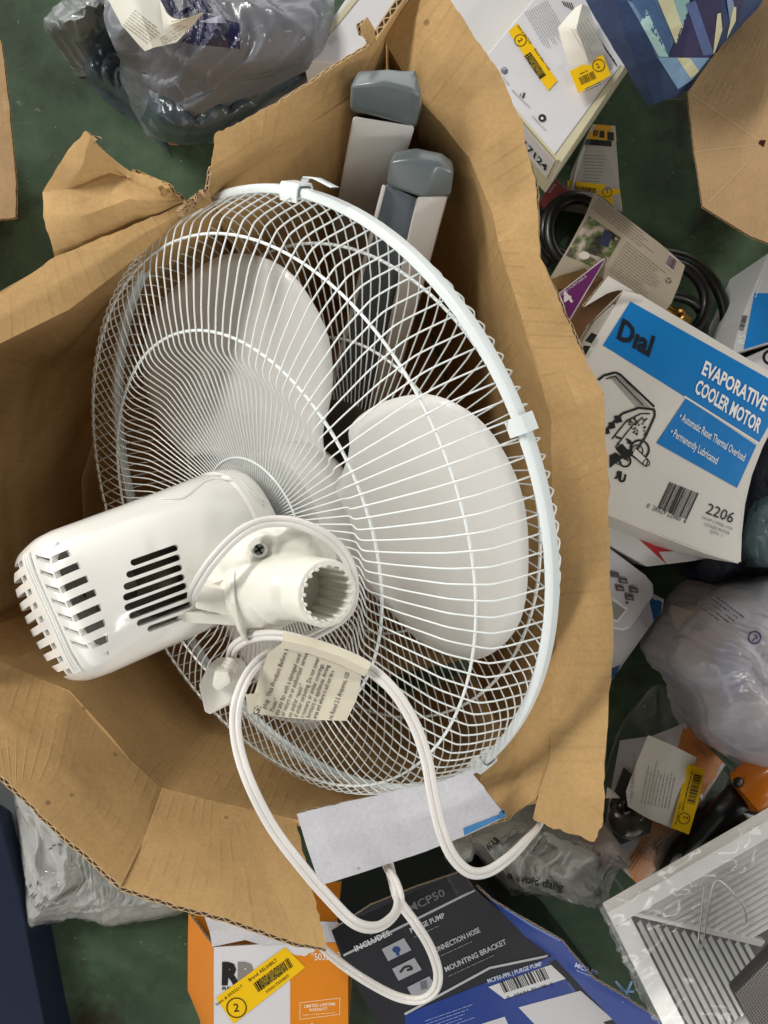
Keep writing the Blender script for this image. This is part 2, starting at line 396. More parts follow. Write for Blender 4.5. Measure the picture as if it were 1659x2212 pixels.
# ---- printing on surfaces (ink meshes that lie on their host surface)
TXT = {}
def text_geo(s, bold=0.0):
    key = (s, bold)
    if key not in TXT:
        c = bpy.data.curves.new('t', 'FONT'); c.body = s; c.resolution_u = 2; c.offset = bold
        o = bpy.data.objects.new('t', c); COL.objects.link(o)
        dg = bpy.context.evaluated_depsgraph_get(); dg.update()
        me = o.evaluated_get(dg).to_mesh()
        vs = [(v.co.x, v.co.y) for v in me.vertices]; fs = [tuple(p.vertices) for p in me.polygons]
        o.evaluated_get(dg).to_mesh_clear()
        bpy.data.objects.remove(o); bpy.data.curves.remove(c)
        w = max([v[0] for v in vs] or [1])
        TXT[key] = (vs, fs, w)
    return TXT[key]
class Ink:
    def __init__(self, host, name='printing'):
        vs, fs = HOST[host.name]; self.host = host; self.name = name
        self.bvh = BVHTree.FromPolygons([tuple(v) for v in vs], [tuple(f) for f in fs])
        self.fall = sum(vs, Vector()) / len(vs)
        self.n = Vector((0, 0, 1)); self.pl = None
        self.vs, self.fs, self.mi, self.mats = [], [], [], []
        self.top = fs[0]; a, b, c = [vs[i] for i in self.top[:3]]
        self.pn = (b - a).cross(c - a).normalized(); self.pp = a
        if self.pn.z < 0: self.pn = -self.pn
    def pt(self, u, v, layer):
        o = Vector((0, 0, H)); d = (at(u, v, 0) - o).normalized()
        h, n, i, t = self.bvh.ray_cast(o, d)
        if h is None:
            z = self.fall.z; t = (H - z) / -d.z; q, n, i, t2 = self.bvh.find_nearest(o + d * t)
            h = o + d * ((H - q.z) / -d.z)
        return h - d * (.00022 * layer + .00012)
    def _m(self, col, rough=.45):
        m = mat('ink_' + col, col, rough=rough) if isinstance(col, str) else col
        if m not in self.mats: self.mats.append(m)
        return self.mats.index(m)
    def poly(self, pts, col, layer=1, sub=6):
        """quad (4 pts, subdivided) or fan of n pts"""
        k = self._m(col); b = len(self.vs)
        if len(pts) == 4:
            A, B, C, D = [Vector(p) for p in pts]
            for i in range(sub + 1):
                for j in range(sub + 1):
                    s, t = i / sub, j / sub
                    p = (A*(1-s) + B*s)*(1-t) + (D*(1-s) + C*s)*t
                    self.vs.append(self.pt(p.x, p.y, layer))
            for i in range(sub):
                for j in range(sub):
                    self.fs.append((b+i*(sub+1)+j, b+(i+1)*(sub+1)+j, b+(i+1)*(sub+1)+j+1, b+i*(sub+1)+j+1)); self.mi.append(k)
        else:
            for p in pts: self.vs.append(self.pt(p[0], p[1], layer))
            self.fs.append(tuple(range(b, b + len(pts)))); self.mi.append(k)
    def line(self, a, b, w, col, layer=2, sub=4):
        a, b = Vector(a), Vector(b); n = (b - a).normalized(); n = Vector((-n.y, n.x)) * w / 2
        self.poly([a - n, b - n, b + n, a + n], col, layer, sub)
    def polyline(self, pts, w, col, layer=2):
        for a, b in zip(pts, pts[1:]): self.line(a, b, w, col, layer, 2)
    def ring(self, c, r, w, col, layer=3, n=24, sq=1):
        k = self._m(col); b = len(self.vs)
        for i in range(n):
            a = 2*math.pi*i/n
            for rr in (r - w/2, r + w/2): self.vs.append(self.pt(c[0] + math.cos(a)*rr, c[1] + math.sin(a)*rr*sq, layer))
        for i in range(n):
            j = (i+1) % n; self.fs.append((b+2*i, b+2*i+1, b+2*j+1, b+2*j)); self.mi.append(k)
    def disc(self, c, r, col, layer=3, n=20, sq=1):
        self.poly([(c[0] + math.cos(2*math.pi*i/n)*r, c[1] + math.sin(2*math.pi*i/n)*r*sq) for i in range(n)], col, layer)
    def text(self, s, o, d, h, col, layer=3, w=None, bold=0.0, skew=None):
        """o: px of baseline start, d: px direction (unit-ish) of baseline, h: px text height (font size), w: force total width px"""
        vs, fs, tw = text_geo(s, bold)
        k = self._m(col); b = len(self.vs); d = Vector(d).normalized(); n = Vector(skew).normalized() if skew else Vector((d.y, -d.x))
        sx = (w / tw) if w else h
        for x, y in vs:
            p = Vector(o) + d * x * sx + n * y * h
            self.vs.append(self.pt(p.x, p.y, layer))
        for f in fs: self.fs.append(tuple(b + i for i in f)); self.mi.append(k)
    def scribble(self, o, d, width, h, rows, lead, col, layer=3, seed=0, n=None):
        """rows of small unreadable print as word-like dashes"""
        rnd = random.Random(seed); d = Vector(d).normalized(); nn = n and Vector(n).normalized() or Vector((-d.y, d.x))
        for r in range(rows):
            x = 0; lim = width * rnd.uniform(.7, 1)
            while x < lim:
                l = h * rnd.uniform(1, 4.5)
                a = Vector(o) + nn * lead * r + d * x
                self.line(a, a + d * min(l, lim - x + .1), h * .5, col, layer, 1); x += l + h * .55
    def barcode(self, o, d, width, h, col='#1c1a18', layer=3, seed=0, digits=None, n=None):
        rnd = random.Random(seed); d = Vector(d).normalized(); nn = n and Vector(n).normalized() or Vector((-d.y, d.x))
        x = 0
        while x < width:
            w = width / 60 * rnd.choice((1, 1, 2, 3)); a = Vector(o) + d * x
            self.poly([a, a + d*w, a + d*w + nn*h, a + nn*h], col, layer, 2); x += w + width / 60 * rnd.choice((1, 1, 2))
        if digits: self.text(digits, Vector(o) + nn * (h * 1.25) , d, h * .28, col, layer, w=width, skew=-nn)
    def done(self, parent=None):
        if not self.vs: return
        # face normals up
        o = obj(self.name, self.vs, self.fs, self.mats, parent or self.host, smooth=False, mi=self.mi)
        return o

# ------------------------------------------------------------------ materials
M_CARD = cardboard('kraft_cardboard', '#c4a06d')
M_CARDP = cardboard('kraft_cardboard_pale', '#b5966f', stripe=.35, period=.006)
M_CARDW = cardboard('white_faced_card', '#c6c6cd', stripe=.12, dirt=.06)
M_EDGE = corr_edge('corrugated_cut_edge', '#b89b70', '#33200f')
M_EDGEW = corr_edge('corrugated_cut_edge_white', '#b3a48e', '#3b2a1b')
M_WIRE = mat('grille_paint', '#eaf0f0', rough=.32, coat=.3)
M_BAND = mat('rim_band_plastic', '#e0e7e9', rough=.35, coat=.2)
M_MOTOR = mat('motor_gloss_plastic', '#e9e8e4', rough=.2, coat=.6, bump=.02, bscale=60)
M_NECK = mat('neck_cream_plastic', '#e6e4da', rough=.3, coat=.15, bump=.04, bscale=90)
M_BLADE = mat('blade_plastic', '#dcdbd8', rough=.38, coat=.15, bump=.03, bscale=40)
M_CORD = mat('cord_vinyl', '#dedbd8', rough=.38, coat=.15, bump=.05, bscale=120)
M_PLUG = mat('plug_vinyl', '#dedbd2', rough=.4)
M_GREY = mat('grey_cap_plastic', '#626b6e', rough=.3, coat=.2)
M_GREYM = mat('grey_blue_metal', '#737b86', rough=.35)
M_WMETAL = mat('white_painted_metal', '#efedea', rough=.33, coat=.2)
M_STEEL = mat('zinc_steel', '#b4b6b0', rough=.28, metal=.6)
M_BLACK = mat('black_plastic', '#101112', rough=.35)
M_RUBBER = mat('black_rubber', '#0c0d0e', rough=.38, coat=.2)
M_DARK = mat('dark_void', '#120e0b', rough=.9)
M_PAPER = mat('thermal_paper', '#dad8cf', rough=.7, bump=.12, bscale=60)
M_PAPERC = mat('tag_paper', '#cbc5b2', rough=.6, bump=.1, bscale=50)
M_WHITEC = mat('white_carton', '#d7d7dc', rough=.5, var=.06, vscale=9, bump=.08, bscale=90)
M_CREAM = mat('cream_carton_edge', '#c6c1a3', rough=.6, var=.1, vscale=30)
M_YEL = mat('yellow_sticker', '#f2c414', rough=.35, coat=.1)
M_ORG = mat('orange_print', '#e0851c', rough=.4)

# ------------------------------------------------------------------ floor
def floor_mat():
    m = bpy.data.materials.new('green_painted_concrete'); m.use_nodes = True
    nt = m.node_tree; b = nt.nodes['Principled BSDF']; L = nt.links.new; tc = N(nt, 'ShaderNodeTexCoord')
    b.inputs['Specular IOR Level'].default_value = .2
    n1 = N(nt, 'ShaderNodeTexNoise', Scale=2.6, Detail=9.0, Roughness=.68, Distortion=.4); L(tc.outputs['Object'], n1.inputs['Vector'])
    cr = N(nt, 'ShaderNodeValToRGB'); L(n1.outputs[0], cr.inputs[0])
    e = cr.color_ramp.elements; e[0].position = .33; e[0].color = lin('#2a352a'); e[1].position = .7; e[1].color = lin('#6a8068')
    x = cr.color_ramp.elements.new(.5); x.color = lin('#465b47')
    n2 = N(nt, 'ShaderNodeTexNoise', Scale=9.0, Detail=5.0, Roughness=.6); L(tc.outputs['Object'], n2.inputs['Vector'])
    r2 = N(nt, 'ShaderNodeMapRange'); r2.inputs[1].default_value = .56; r2.inputs[2].default_value = .7; L(n2.outputs[0], r2.inputs[0])
    mx = N(nt, 'ShaderNodeMix', data_type='RGBA'); mx.inputs[7].default_value = lin('#2b2016'); L(cr.outputs[0], mx.inputs[6])
    h = N(nt, 'ShaderNodeMath', operation='MULTIPLY'); h.inputs[1].default_value = .8; L(r2.outputs[0], h.inputs[0]); L(h.outputs[0], mx.inputs[0])
    n3 = N(nt, 'ShaderNodeTexNoise', Scale=90.0, Detail=4.0); L(tc.outputs['Object'], n3.inputs['Vector'])
    r3 = N(nt, 'ShaderNodeMapRange'); r3.inputs[1].default_value = .68; r3.inputs[2].default_value = .75; L(n3.outputs[0], r3.inputs[0])
    m2 = N(nt, 'ShaderNodeMix', data_type='RGBA'); m2.inputs[7].default_value = lin('#8d9480'); L(mx.outputs[2], m2.inputs[6])
    h3 = N(nt, 'ShaderNodeMath', operation='MULTIPLY'); h3.inputs[1].default_value = .35; L(r3.outputs[0], h3.inputs[0]); L(h3.outputs[0], m2.inputs[0])
    # scratches
    mp = N(nt, 'ShaderNodeMapping'); mp.inputs['Scale'].default_value = (6, 60, 1); mp.inputs['Rotation'].default_value = (0, 0, .9); L(tc.outputs['Object'], mp.inputs[0])
    n4 = N(nt, 'ShaderNodeTexNoise', Scale=2.0, Detail=2.0); L(mp.outputs[0], n4.inputs['Vector'])
    r4 = N(nt, 'ShaderNodeMapRange'); r4.inputs[1].default_value = .68; r4.inputs[2].default_value = .8; r4.inputs[4].default_value = .2; L(n4.outputs[0], r4.inputs[0])
    m3 = N(nt, 'ShaderNodeMix', data_type='RGBA'); m3.inputs[7].default_value = lin('#8fa08a'); L(m2.outputs[2], m3.inputs[6]); L(r4.outputs[0], m3.inputs[0])
    L(m3.outputs[2], b.inputs['Base Color'])
    r5 = N(nt, 'ShaderNodeMapRange'); r5.inputs[3].default_value = .6; r5.inputs[4].default_value = .85; L(n1.outputs[0], r5.inputs[0]); L(r5.outputs[0], b.inputs['Roughness'])
    bp = N(nt, 'ShaderNodeBump', Strength=.3, Distance=.002); L(n3.outputs[0], bp.inputs['Height']); L(bp.outputs[0], b.inputs['Normal'])
    return m
fl = obj('floor', [(-3, -3, 0), (3, -3, 0), (3, 3, 0), (-3, 3, 0)], [(0, 1, 2, 3)], floor_mat(), smooth=False, loc=Vector((0, 0, 0)))
fl['kind'] = 'structure'


# ------------------------------------------------------------------ the big open carton
ZC = .46
carton = thing('open_carton', (-.08, 0, 0), 'big torn brown carton standing open around the white fan', 'cardboard box')
# right flap
RC = [(829, 85), (905, 215), (960, 272), (1014, 340), (1064, 460), (1085, 545), (1139, 734), (1187, 908), (1199, 1097), (1204, 1397), (1187, 1642), (1162, 1718), (1150, 1772)]
RO = [(930, -70), (1010, 60), (1080, 160), (1128, 262), (1156, 400), (1168, 555), (1243, 738), (1307, 850), (1314, 1050), (1324, 1400), (1306, 1640), (1304, 1776), (1284, 1818)]
rows = [[at(u, v, ZC + .012) for u, v in RO],
        [at(u*.5 + a*.5, v*.5 + b*.5, ZC + (.004, .010, .004, .012, .003, .008, .002, .022, .006, .012, .004, .008, .010)[i]) for i, ((u, v), (a, b)) in enumerate(zip(RO, RC))],
        [at(u, v, ZC - .004) for u, v in RC]]
grid_sheet('flap', rows, M_CARD, carton, .0045, M_EDGE, (10, 10), .0024, 13, jag=0.0010, rag=('first', 'right'), seed=3)
# right wall
def wall(pts, z, zb, name='wall', n=4, push=(0, 0), mid=None, **kw):
    top = [at(u, v, z - .0005) for u, v in pts]
    rows = [top]
    for k in range(1, n + 1):
        t = k / n
        rows.append([Vector((p.x + push[0]*t, p.y + push[1]*t, z - .0005 + (zb - z) * t)) for p in top])
    return grid_sheet(name, rows, M_CARD, carton, .0045, None, (5, 5), .003, 9, **kw)
wall(RC[:-1], ZC - .004, .006, push=(.0, 0), seed=8)
# top flap and wall
TC = [(450, 428), (520, 374), (580, 330), (650, 281), (765, 203), (829, 86)]
TO = [(465, 289), (512, 268), (600, 222), (700, 160), (812, 88), (868, -60)]
rows = [[at(u, v, ZC + .02) for u, v in TO],
        [at(u*.45 + a*.55, v*.45 + b*.55, ZC + .012) for (u, v), (a, b) in zip(TO, TC)],
        [at(u, v, ZC - .004) for u, v in TC]]
rows[0][5] = at(930, -72, ZC + .012); rows[1][5] = at(880, 8, ZC + .004)
grid_sheet('flap', rows, M_CARD, carton, .0045, M_EDGE, (10, 10), .0014, 10, jag=0.0009, rag=('first', 'left'), seed=5)
wall(TC, ZC - .004, .006, push=(0, -.01), seed=11)
# small curled tear on the top edge
grid_sheet('torn_strip', rowsz([(812, 88, ZC+.021), (806, 62, ZC+.03), (792, 38, ZC+.033)], [(796, 96, ZC+.021), (783, 80, ZC+.034), (780, 55, ZC+.04)]), M_CARD, carton, .003, M_EDGE, (5, 5), .002, 60, jag=0.0009, rag=('first', 'last'))
# left wall with its upper strip
LC = [(452, 425), (400, 470), (300, 553), (150, 668), (0, 742), (-120, 800), (-150, 1100), (-130, 1390)]
LO = [(452, 424), (398, 441), (255, 500), (119, 556), (0, 634), (-140, 700), (-260, 1100), (-250, 1480)]
rows = [[at(u, v, ZC + .006) for u, v in LO], [at(u*.5+a*.5, v*.5+b*.5, ZC + .004) for (u, v), (a, b) in zip(LO, LC)], [at(u, v, ZC - .004) for u, v in LC]]
rows[0][0] = at(452, 418, ZC+.004)
grid_sheet('flap', rows, M_CARD, carton, .0045, M_EDGE, (6, 8), .0014, 10, jag=0.0009, rag=('first',), seed=21)
LW = [(452, 422), (398, 442), (255, 502), (119, 558), (0, 638), (-150, 720), (-270, 1100), (-260, 1500)]
wall(LW, ZC - .002, .006, push=(-.05, .04), seed=15)
j0 = at(452, 424, ZC - .003); j1 = at(450, 428, ZC - .005)
grid_sheet('wall', [[j0, (j0 + j1) * .5, j1], [Vector((j0.x-.052, j0.y+.042, .006)), Vector((j0.x-.02, j0.y+.02, .006)), Vector((j1.x+.004, j1.y-.012, .006))]], M_CARD, carton, .0045, None, (8, 4), .001, 9)
# corner between the left wall and the leaning front panels
e0 = at(-260, 1500, ZC - .003); e1 = at(-130, 1390, ZC - .062)
grid_sheet('wall', [[e0, at(-200, 1450, ZC - .03), e1], [Vector((e0.x-.05, e0.y+.04, .006)), Vector((-.36, -.06, .006)), Vector((e1.x, e1.y+.004, .006))]], M_CARD, carton, .0045, None, (8, 4), .002, 9)
# bottom: leaning flap, then wall
BC = [(-130, 1390), (0, 1428), (150, 1492), (282, 1645), (350, 1702), (535, 1750), (680, 1790), (900, 1800), (1080, 1740), (1158, 1722)]
BM = [(-180, 1470), (-40, 1520), (120, 1640), (230, 1765), (302, 1832), (590, 1925), (700, 1890), (900, 1830), (1085, 1760), (1158, 1724)]
BO = [(-240, 1545), (0, 1673), (70, 1738), (160, 1822), (262, 1912), (640, 2035), (704, 1905), (900, 1840), (1090, 1764), (1158, 1728)]
rows = [[at(u, v, ZC + .014) for u, v in BO[:5]] , [at(u, v, ZC - .012) for u, v in BM[:5]], [at(u, v, ZC - .06) for u, v in BC[:5]]]
grid_sheet('flap', rows, M_CARD, carton, .0045, M_EDGE, (9, 9), .0018, 11, jag=0.0008, rag=('first',), seed=31)
b0 = [(262, 1912), (380, 1950), (490, 1982), (640, 2036), (705, 2050)]
b1 = [(302, 1832), (400, 1866), (500, 1898), (590, 1924), (676, 1922)]
b2 = [(350, 1702), (430, 1722), (485, 1738), (535, 1750), (640, 1775)]
rows = [[at(u, v, ZC + .014) for u, v in b0], [at(u, v, ZC - .012) for u, v in b1], [at(u, v, ZC - .06) for u, v in b2]]
grid_sheet('flap', rows, M_CARD, carton, .0045, M_EDGE, (9, 9), .0016, 11, jag=0.0010, rag=('first', 'right'), seed=33)
wall([(-130, 1390), (0, 1428), (150, 1492), (282, 1645), (350, 1702), (485, 1738), (640, 1775), (760, 1790), (900, 1790), (1010, 1765), (1090, 1735), (1158, 1722)], ZC - .06, .006, push=(0, .004), seed=19)
# lower right corner gusset between wall and right flap
grid_sheet('corner_gusset', rowsz([(1204, 1397, ZC-.006), (1187, 1642, ZC-.006), (1158, 1726, ZC-.006)], [(1150, 1500, ZC-.02), (1130, 1650, ZC-.02), (1092, 1768, ZC-.012)], [(1060, 1620, ZC-.05), (1030, 1700, ZC-.05), (1000, 1790, ZC-.04)]), M_CARD, carton, .004, M_EDGE, (8, 8), .002, 20, jag=0.0005, rag=('right',))
# floor of the carton
vs = [at(u, v, ZC) for u, v in [(829, 85), (1014, 340), (1139, 734), (1204, 1397), (1158, 1722), (700, 1830), (282, 1800), (-260, 1500), (-440, 1400), (-480, 1000), (-400, 500), (100, 380), (440, 320), (765, 203)]]
vs = [Vector((p.x, p.y, .004)) for p in vs]
obj('bottom_panel', vs, [tuple(range(len(vs)))], M_CARD, carton, smooth=False)
# standing torn piece, upper left
rows = rowsz([(119, 556, ZC), (97, 470, ZC+.008), (93, 415, ZC+.006), (150, 322, ZC+.03), (185, 282, ZC+.036)],
             [(190, 530, ZC), (170, 470, ZC+.014), (148, 408, ZC+.012), (180, 350, ZC+.03), (196, 294, ZC+.036)],
             [(300, 480, ZC), (280, 430, ZC+.015), (240, 372, ZC+.012), (225, 340, ZC+.024), (206, 306, ZC+.034)],
             [(345, 465, ZC+.002), (340, 435, ZC+.012), (340, 403, ZC+.014), (300, 386, ZC+.012), (252, 362, ZC+.012)],
             [(405, 440, ZC+.002), (395, 433, ZC+.008), (388, 426, ZC+.01), (370, 412, ZC+.012), (345, 404, ZC+.014)])
grid_sheet('flap', rows, M_CARD, carton, .0045, M_EDGE, (8, 8), .0022, 22, jag=0.0007, rag=('first', 'last', 'right'), seed=44)
# crumpled bits of liner at the junction
for k, (u, v) in enumerate([(404, 438), (424, 424), (441, 416), (392, 446)]):
    grid_sheet('torn_strip', rowsz([(u-14, v+6, ZC+.012), (u, v+2, ZC+.024), (u+12, v-6, ZC+.014)], [(u-10, v+18, ZC+.01), (u+2, v+14, ZC+.018), (u+15, v+6, ZC+.01)]), M_CARDP, carton, .0015, M_EDGE, (4, 4), .006, 90, jag=0.0014, rag=('first', 'last'), seed=50+k)
# white printed outer face of the torn bottom flap
wrows = rowsz([(1016, 1664, ZC+.018), (960, 1685, ZC+.02), (860, 1707, ZC+.022), (830, 1714, ZC+.022), (740, 1734, ZC+.02), (641, 1758, ZC+.016)],
              [(1050, 1708, ZC+.024), (980, 1742, ZC+.028), (890, 1768, ZC+.028), (850, 1778, ZC+.027), (760, 1798, ZC+.024), (662, 1828, ZC+.018)],
              [(1092, 1762, ZC+.018), (1010, 1804, ZC+.02), (920, 1840, ZC+.022), (870, 1856, ZC+.022), (790, 1882, ZC+.02), (692, 1912, ZC+.014)])
wf = grid_sheet('printed_flap', wrows, M_CARDW, carton, .0045, M_EDGEW, (7, 6), .0012, 14, jag=0.0005, rag=('first', 'left'), seed=61)
ik = Ink(wf); ik.poly([(1001, 1789), (1090, 1755), (1091, 1763), (1003, 1805)], '#2377b4'); ik.poly([(1078, 1757), (1088, 1746), (1092, 1764), (1080, 1770)], '#2377b4', 2); ik.done()

# ------------------------------------------------------------------ the fan
FC = Vector((-.0714, -.0019, H - .5552)); th, ph = R(46.2), R(204.0)
FA = Vector((math.sin(th)*math.cos(ph), math.sin(th)*math.sin(ph), math.cos(th)))
FX = -(Vector((0, 0, 1)) - FA * FA.z).normalized() * -1      # highest point of the ring
FY = FA.cross(FX).normalized()
def fl_(r, an, h): return FC + FA * h + FX * (r * math.cos(an)) + FY * (r * math.sin(an))
def fp(x, y, h): return FC + FA * h + FX * x + FY * y
def toplane(u, v, h):
    o = Vector((0, 0, H)); d = (at(u, v, 0) - o).normalized(); c = FC + FA * h
    p = o + d * ((c - o).dot(FA) / d.dot(FA)) - c
    return p.dot(FX), p.dot(FY)
fan = thing('pedestal_fan', FC - Vector((0, 0, .22)), 'white oscillating fan head with wire grille and loose cord inside the torn carton', 'fan')
def lathe(name, prof, m, n=96, closed=False, parent=None, a0=0, a1=2*math.pi, cx=0, cy=0):
    vs, fs = [], []; full = abs(a1 - a0 - 2*math.pi) < 1e-6; cnt = n if full else n + 1
    for i in range(cnt):
        an = a0 + (a1 - a0) * i / n
        for r, h in prof: vs.append(fp(cx + r*math.cos(an), cy + r*math.sin(an), h))
    k = len(prof)
    for i in range(n):
        j = (i + 1) % cnt
        for q in range(k if closed else k - 1):
            w = (q + 1) % k
            fs.append((i*k+q, j*k+q, j*k+w, i*k+w))
    if not full and closed: fs.append(tuple(range(k))); fs.append(tuple((cnt-1)*k + q for q in reversed(range(k))))
    return sharp(obj(name, vs, fs, m, parent or fan), 40)
NW = 130
rear = [(.030, .0290), (.052, .0305), (.098, .0370), (.1105, .0392), (.1250, .0500), (.1300, .0515), (.150, .0497), (.180, .0440), (.1935, .0375), (.2010, .0335), (.2060, .0250), (.2155, .002)]
front = [(.2155, -.002), (.2140, -.013), (.2070, -.0270), (.1985, -.0350), (.170, -.0480), (.120, -.0580), (.075, -.0630), (.060, -.0630)]
def wires(prof, n, r, ph0=0):
    vs, fs = [], []
    for i in range(n):
        an = 2*math.pi*(i + ph0)/n
        path = [fl_(rr, an, h) for rr, h in prof]
        q = [path[0]]
        for a, b, c in zip(path, path[1:], path[2:]):
            d1, d2 = (a - b), (c - b); l = min(d1.length, d2.length) * .35
            q += [b + d1.normalized()*l, b + (d1.normalized() + d2.normalized())*l*.2, b + d2.normalized()*l]
        q.append(path[-1])
        tube_geo(q, r, 6, vs, fs)
    return vs, fs
WR = .00052
vs, fs = wires(rear, NW, WR)
rg = obj('rear_grille', vs, fs, M_WIRE, fan)
def ringw(rr, h, r, parent, m=M_WIRE, name='ring_wire'):
    path = [fl_(rr, 2*math.pi*i/120, h) for i in range(120)]
    return tube(name, path, r, m, parent, 8, closed=True)
ringw(.1368, .0495, .00098, rg); ringw(.1925, .0368, .00092, rg); ringw(.0500, .0308, .0008, rg)
vs, fs = wires(front, NW, WR, .5)
fg = obj('front_grille', vs, fs, M_WIRE, fan)
ringw(.183, -.0450, .0011, fg); ringw(.118, -.0595, .0011, fg)
lathe('centre_badge', [(.058, -.0635), (.062, -.0650), (.070, -.0640), (.0715, -.0625), (.070, -.0605), (.0620, -.0600), (.058, -.0625), (.001, -.0632)], mat('badge_grey', '#5c564c', rough=.5), 64, parent=fg)
# rim band
rb = lathe('rim_band', [(.2148, .0040), (.2180, .0043), (.2196, .0034), (.2200, 0), (.2196, -.0034), (.2182, -.0043), (.2148, -.0040), (.2142, -.0028), (.2168, -.002), (.2168, .002), (.2142, .0028)], M_BAND, 144, closed=True)
def ang(u, v, h=0):
    x, y = toplane(u, v, h); return math.atan2(y, x)
for (u, v), w in (((1132, 915), .022), ((640, 402), .034), ((1048, 1648), .022), ((225, 1180), .022)):
    a = ang(u, v)
    cl = lathe('clip', [(.2115, .0062), (.2195, .0066), (.2220, .0050), (.2225, -.0050), (.2200, -.0066), (.2120, -.0060), (.2120, -.0050), (.2190, -.0054), (.2210, -.0042), (.2208, .0042), (.2188, .0054), (.2115, .0050)], M_BAND, 10, closed=True, parent=rb, a0=a - w, a1=a + w)
# lever of the top clip
a = ang(655, 402)
pa = [fl_(.224, a - .03, .009), fl_(.2275, a - .055, .013), fl_(.229, a - .10, .015), fl_(.228, a - .16, .014)]
vs = []; fs = []
for p in pa: vs += [p, p - FA * .006, p - FA*.006 + FX*.0008, p + FX*.0008]
for i in range(3):
    for k in range(4): fs.append((i*4+k, i*4+(k+1) % 4, i*4+4+(k+1) % 4, i*4+4+k))
obj('clip_lever', vs, fs, M_BAND, rb)
# blades: outline traced in the blade plane, then given twist and thickness
def hb(x, y):
    r = math.hypot(x, y); da = (math.atan2(y, x) - R(-28) + math.pi) % (2*math.pi) - math.pi
    return -.015 + .024 * da * min(1, r/.1) + .004*da*da
def unb(u, v):
    h = -.015
    for _ in range(12): x, y = toplane(u, v, h); h = hb(x, y)
    return Vector((x, y, 0))
pxs = [(700, 1118), (752, 985), (755, 925), (800, 882), (870, 856), (945, 856), (1030, 902), (1090, 980), (1130, 1080), (1141, 1200), (1130, 1320), (1095, 1385), (1040, 1422), (980, 1420), (900, 1380), (820, 1300), (740, 1225), (655, 1215)]
HB = -.006
ol = [Vector((p.x, p.y)) for p in catmull([unb(u, v) for u, v in pxs], 4)]
cen = sum(ol, Vector((0, 0))) / len(ol)
amid = math.atan2(cen.y, cen.x)
def blade(k):
    rot = k * 2*math.pi/3
    vs, fs = [], []; rings = 10; n = len(ol)
    for s in (0, 1):
        for q in range(rings + 1):
            t = q / rings
            for p in ol:
                v = cen.lerp(p, t) if q else cen
                r = v.length; a = math.atan2(v.y, v.x); da = (a - amid + math.pi) % (2*math.pi) - math.pi
                h = hb(v.x, v.y) - (.0016 if s else 0) * (1.0 if t < .99 else .3)
                x, y = r*math.cos(a + rot), r*math.sin(a + rot)
                vs.append(fp(x, y, h))
    for s in (0, 1):
        b = s * (rings+1) * n
        for q in range(rings):
            for i in range(n):
                j = (i+1) % n; f = (b+q*n+i, b+(q+1)*n+i, b+(q+1)*n+j, b+q*n+j)
                fs.append(f if s == 0 else f[::-1])
    b0, b1 = rings*n, (rings+1)*n + rings*n
    for i in range(n):
        j = (i+1) % n; fs.append((b0+i, b1+i, b1+j, b0+j))
    obj('fan_blade', vs, fs, M_BLADE, fan)
for k in range(3): blade(k)
lathe('blade_hub', [(.001, .012), (.030, .012), (.046, .009), (.0495, .004), (.050, -.022), (.044, -.032), (.030, -.038), (.001, -.040)], M_BLADE, 64)
# motor housing : closed shell, slots cut by boolean
def sup(a, n=2.7):
    c, s = math.cos(a), math.sin(a)
    return (abs(c)**(2/n) * math.copysign(1, c), abs(s)**(2/n) * math.copysign(1, s))
prof = [(.0300, .032), (.0400, .037), (.0465, .042), (.0485, .047), (.0492, .055), (.0495, .058), (.0482, .060), (.0488, .063), (.0480, .080), (.0470, .100), (.0460, .125), (.0452, .150), (.0447, .164), (.0434, .1715), (.0405, .1768), (.0355, .1797), (.0270, .1812), (.0140, .1820), (.002, .1822)]
nn = 72; vs, fs = [], []
def hs(a, r, h):
    x, y = sup(a); dy = -.0 if h < .06 else 0
    fx = 1.0 ; fy = .98
    return fp(x*r*fx - .000, y*r*fy - .004, h)
for r, h in prof:
    for k in range(nn): vs.append(hs(2*math.pi*k/nn, r, h))
np_ = len(prof)
for i in range(np_-1):
    for k in range(nn):
        l = (k+1) % nn; fs.append((i*nn+k, i*nn+l, (i+1)*nn+l, (i+1)*nn+k))
outer = list(vs); ofs = list(fs)
fs.append(tuple((np_-1)*nn + k for k in range(nn)))
b = len(vs); ip = [(max(r - .0022, .0015), h - (.0022 if i >= np_-6 else 0)) for i, (r, h) in enumerate(prof)]
for r, h in ip:
    for k in range(nn): vs.append(hs(2*math.pi*k/nn, r, h))
for i in range(np_-1):
    for k in range(nn):
        l = (k+1) % nn; fs.append((b+i*nn+k, b+(i+1)*nn+k, b+(i+1)*nn+l, b+i*nn+l))
fs.append(tuple(b + (np_-1)*nn + k for k in reversed(range(nn))))
for k in range(nn):
    l = (k+1) % nn; fs.append((k, b+k, b+l, l))
motor = obj('motor_housing', vs, fs, [M_MOTOR], fan)
mb = BVHTree.FromPolygons([tuple(v) for v in outer], ofs)
def hit(u, v, bv=mb):
    o = Vector((0, 0, H)); d = (at(u, v, 0) - o).normalized(); h, n, i, t = bv.ray_cast(o, d)
    if h is None: h, n, i, t = bv.find_nearest(o + d * .47)
    if n.dot(d) > 0: n = -n
    return h, n
slots = []
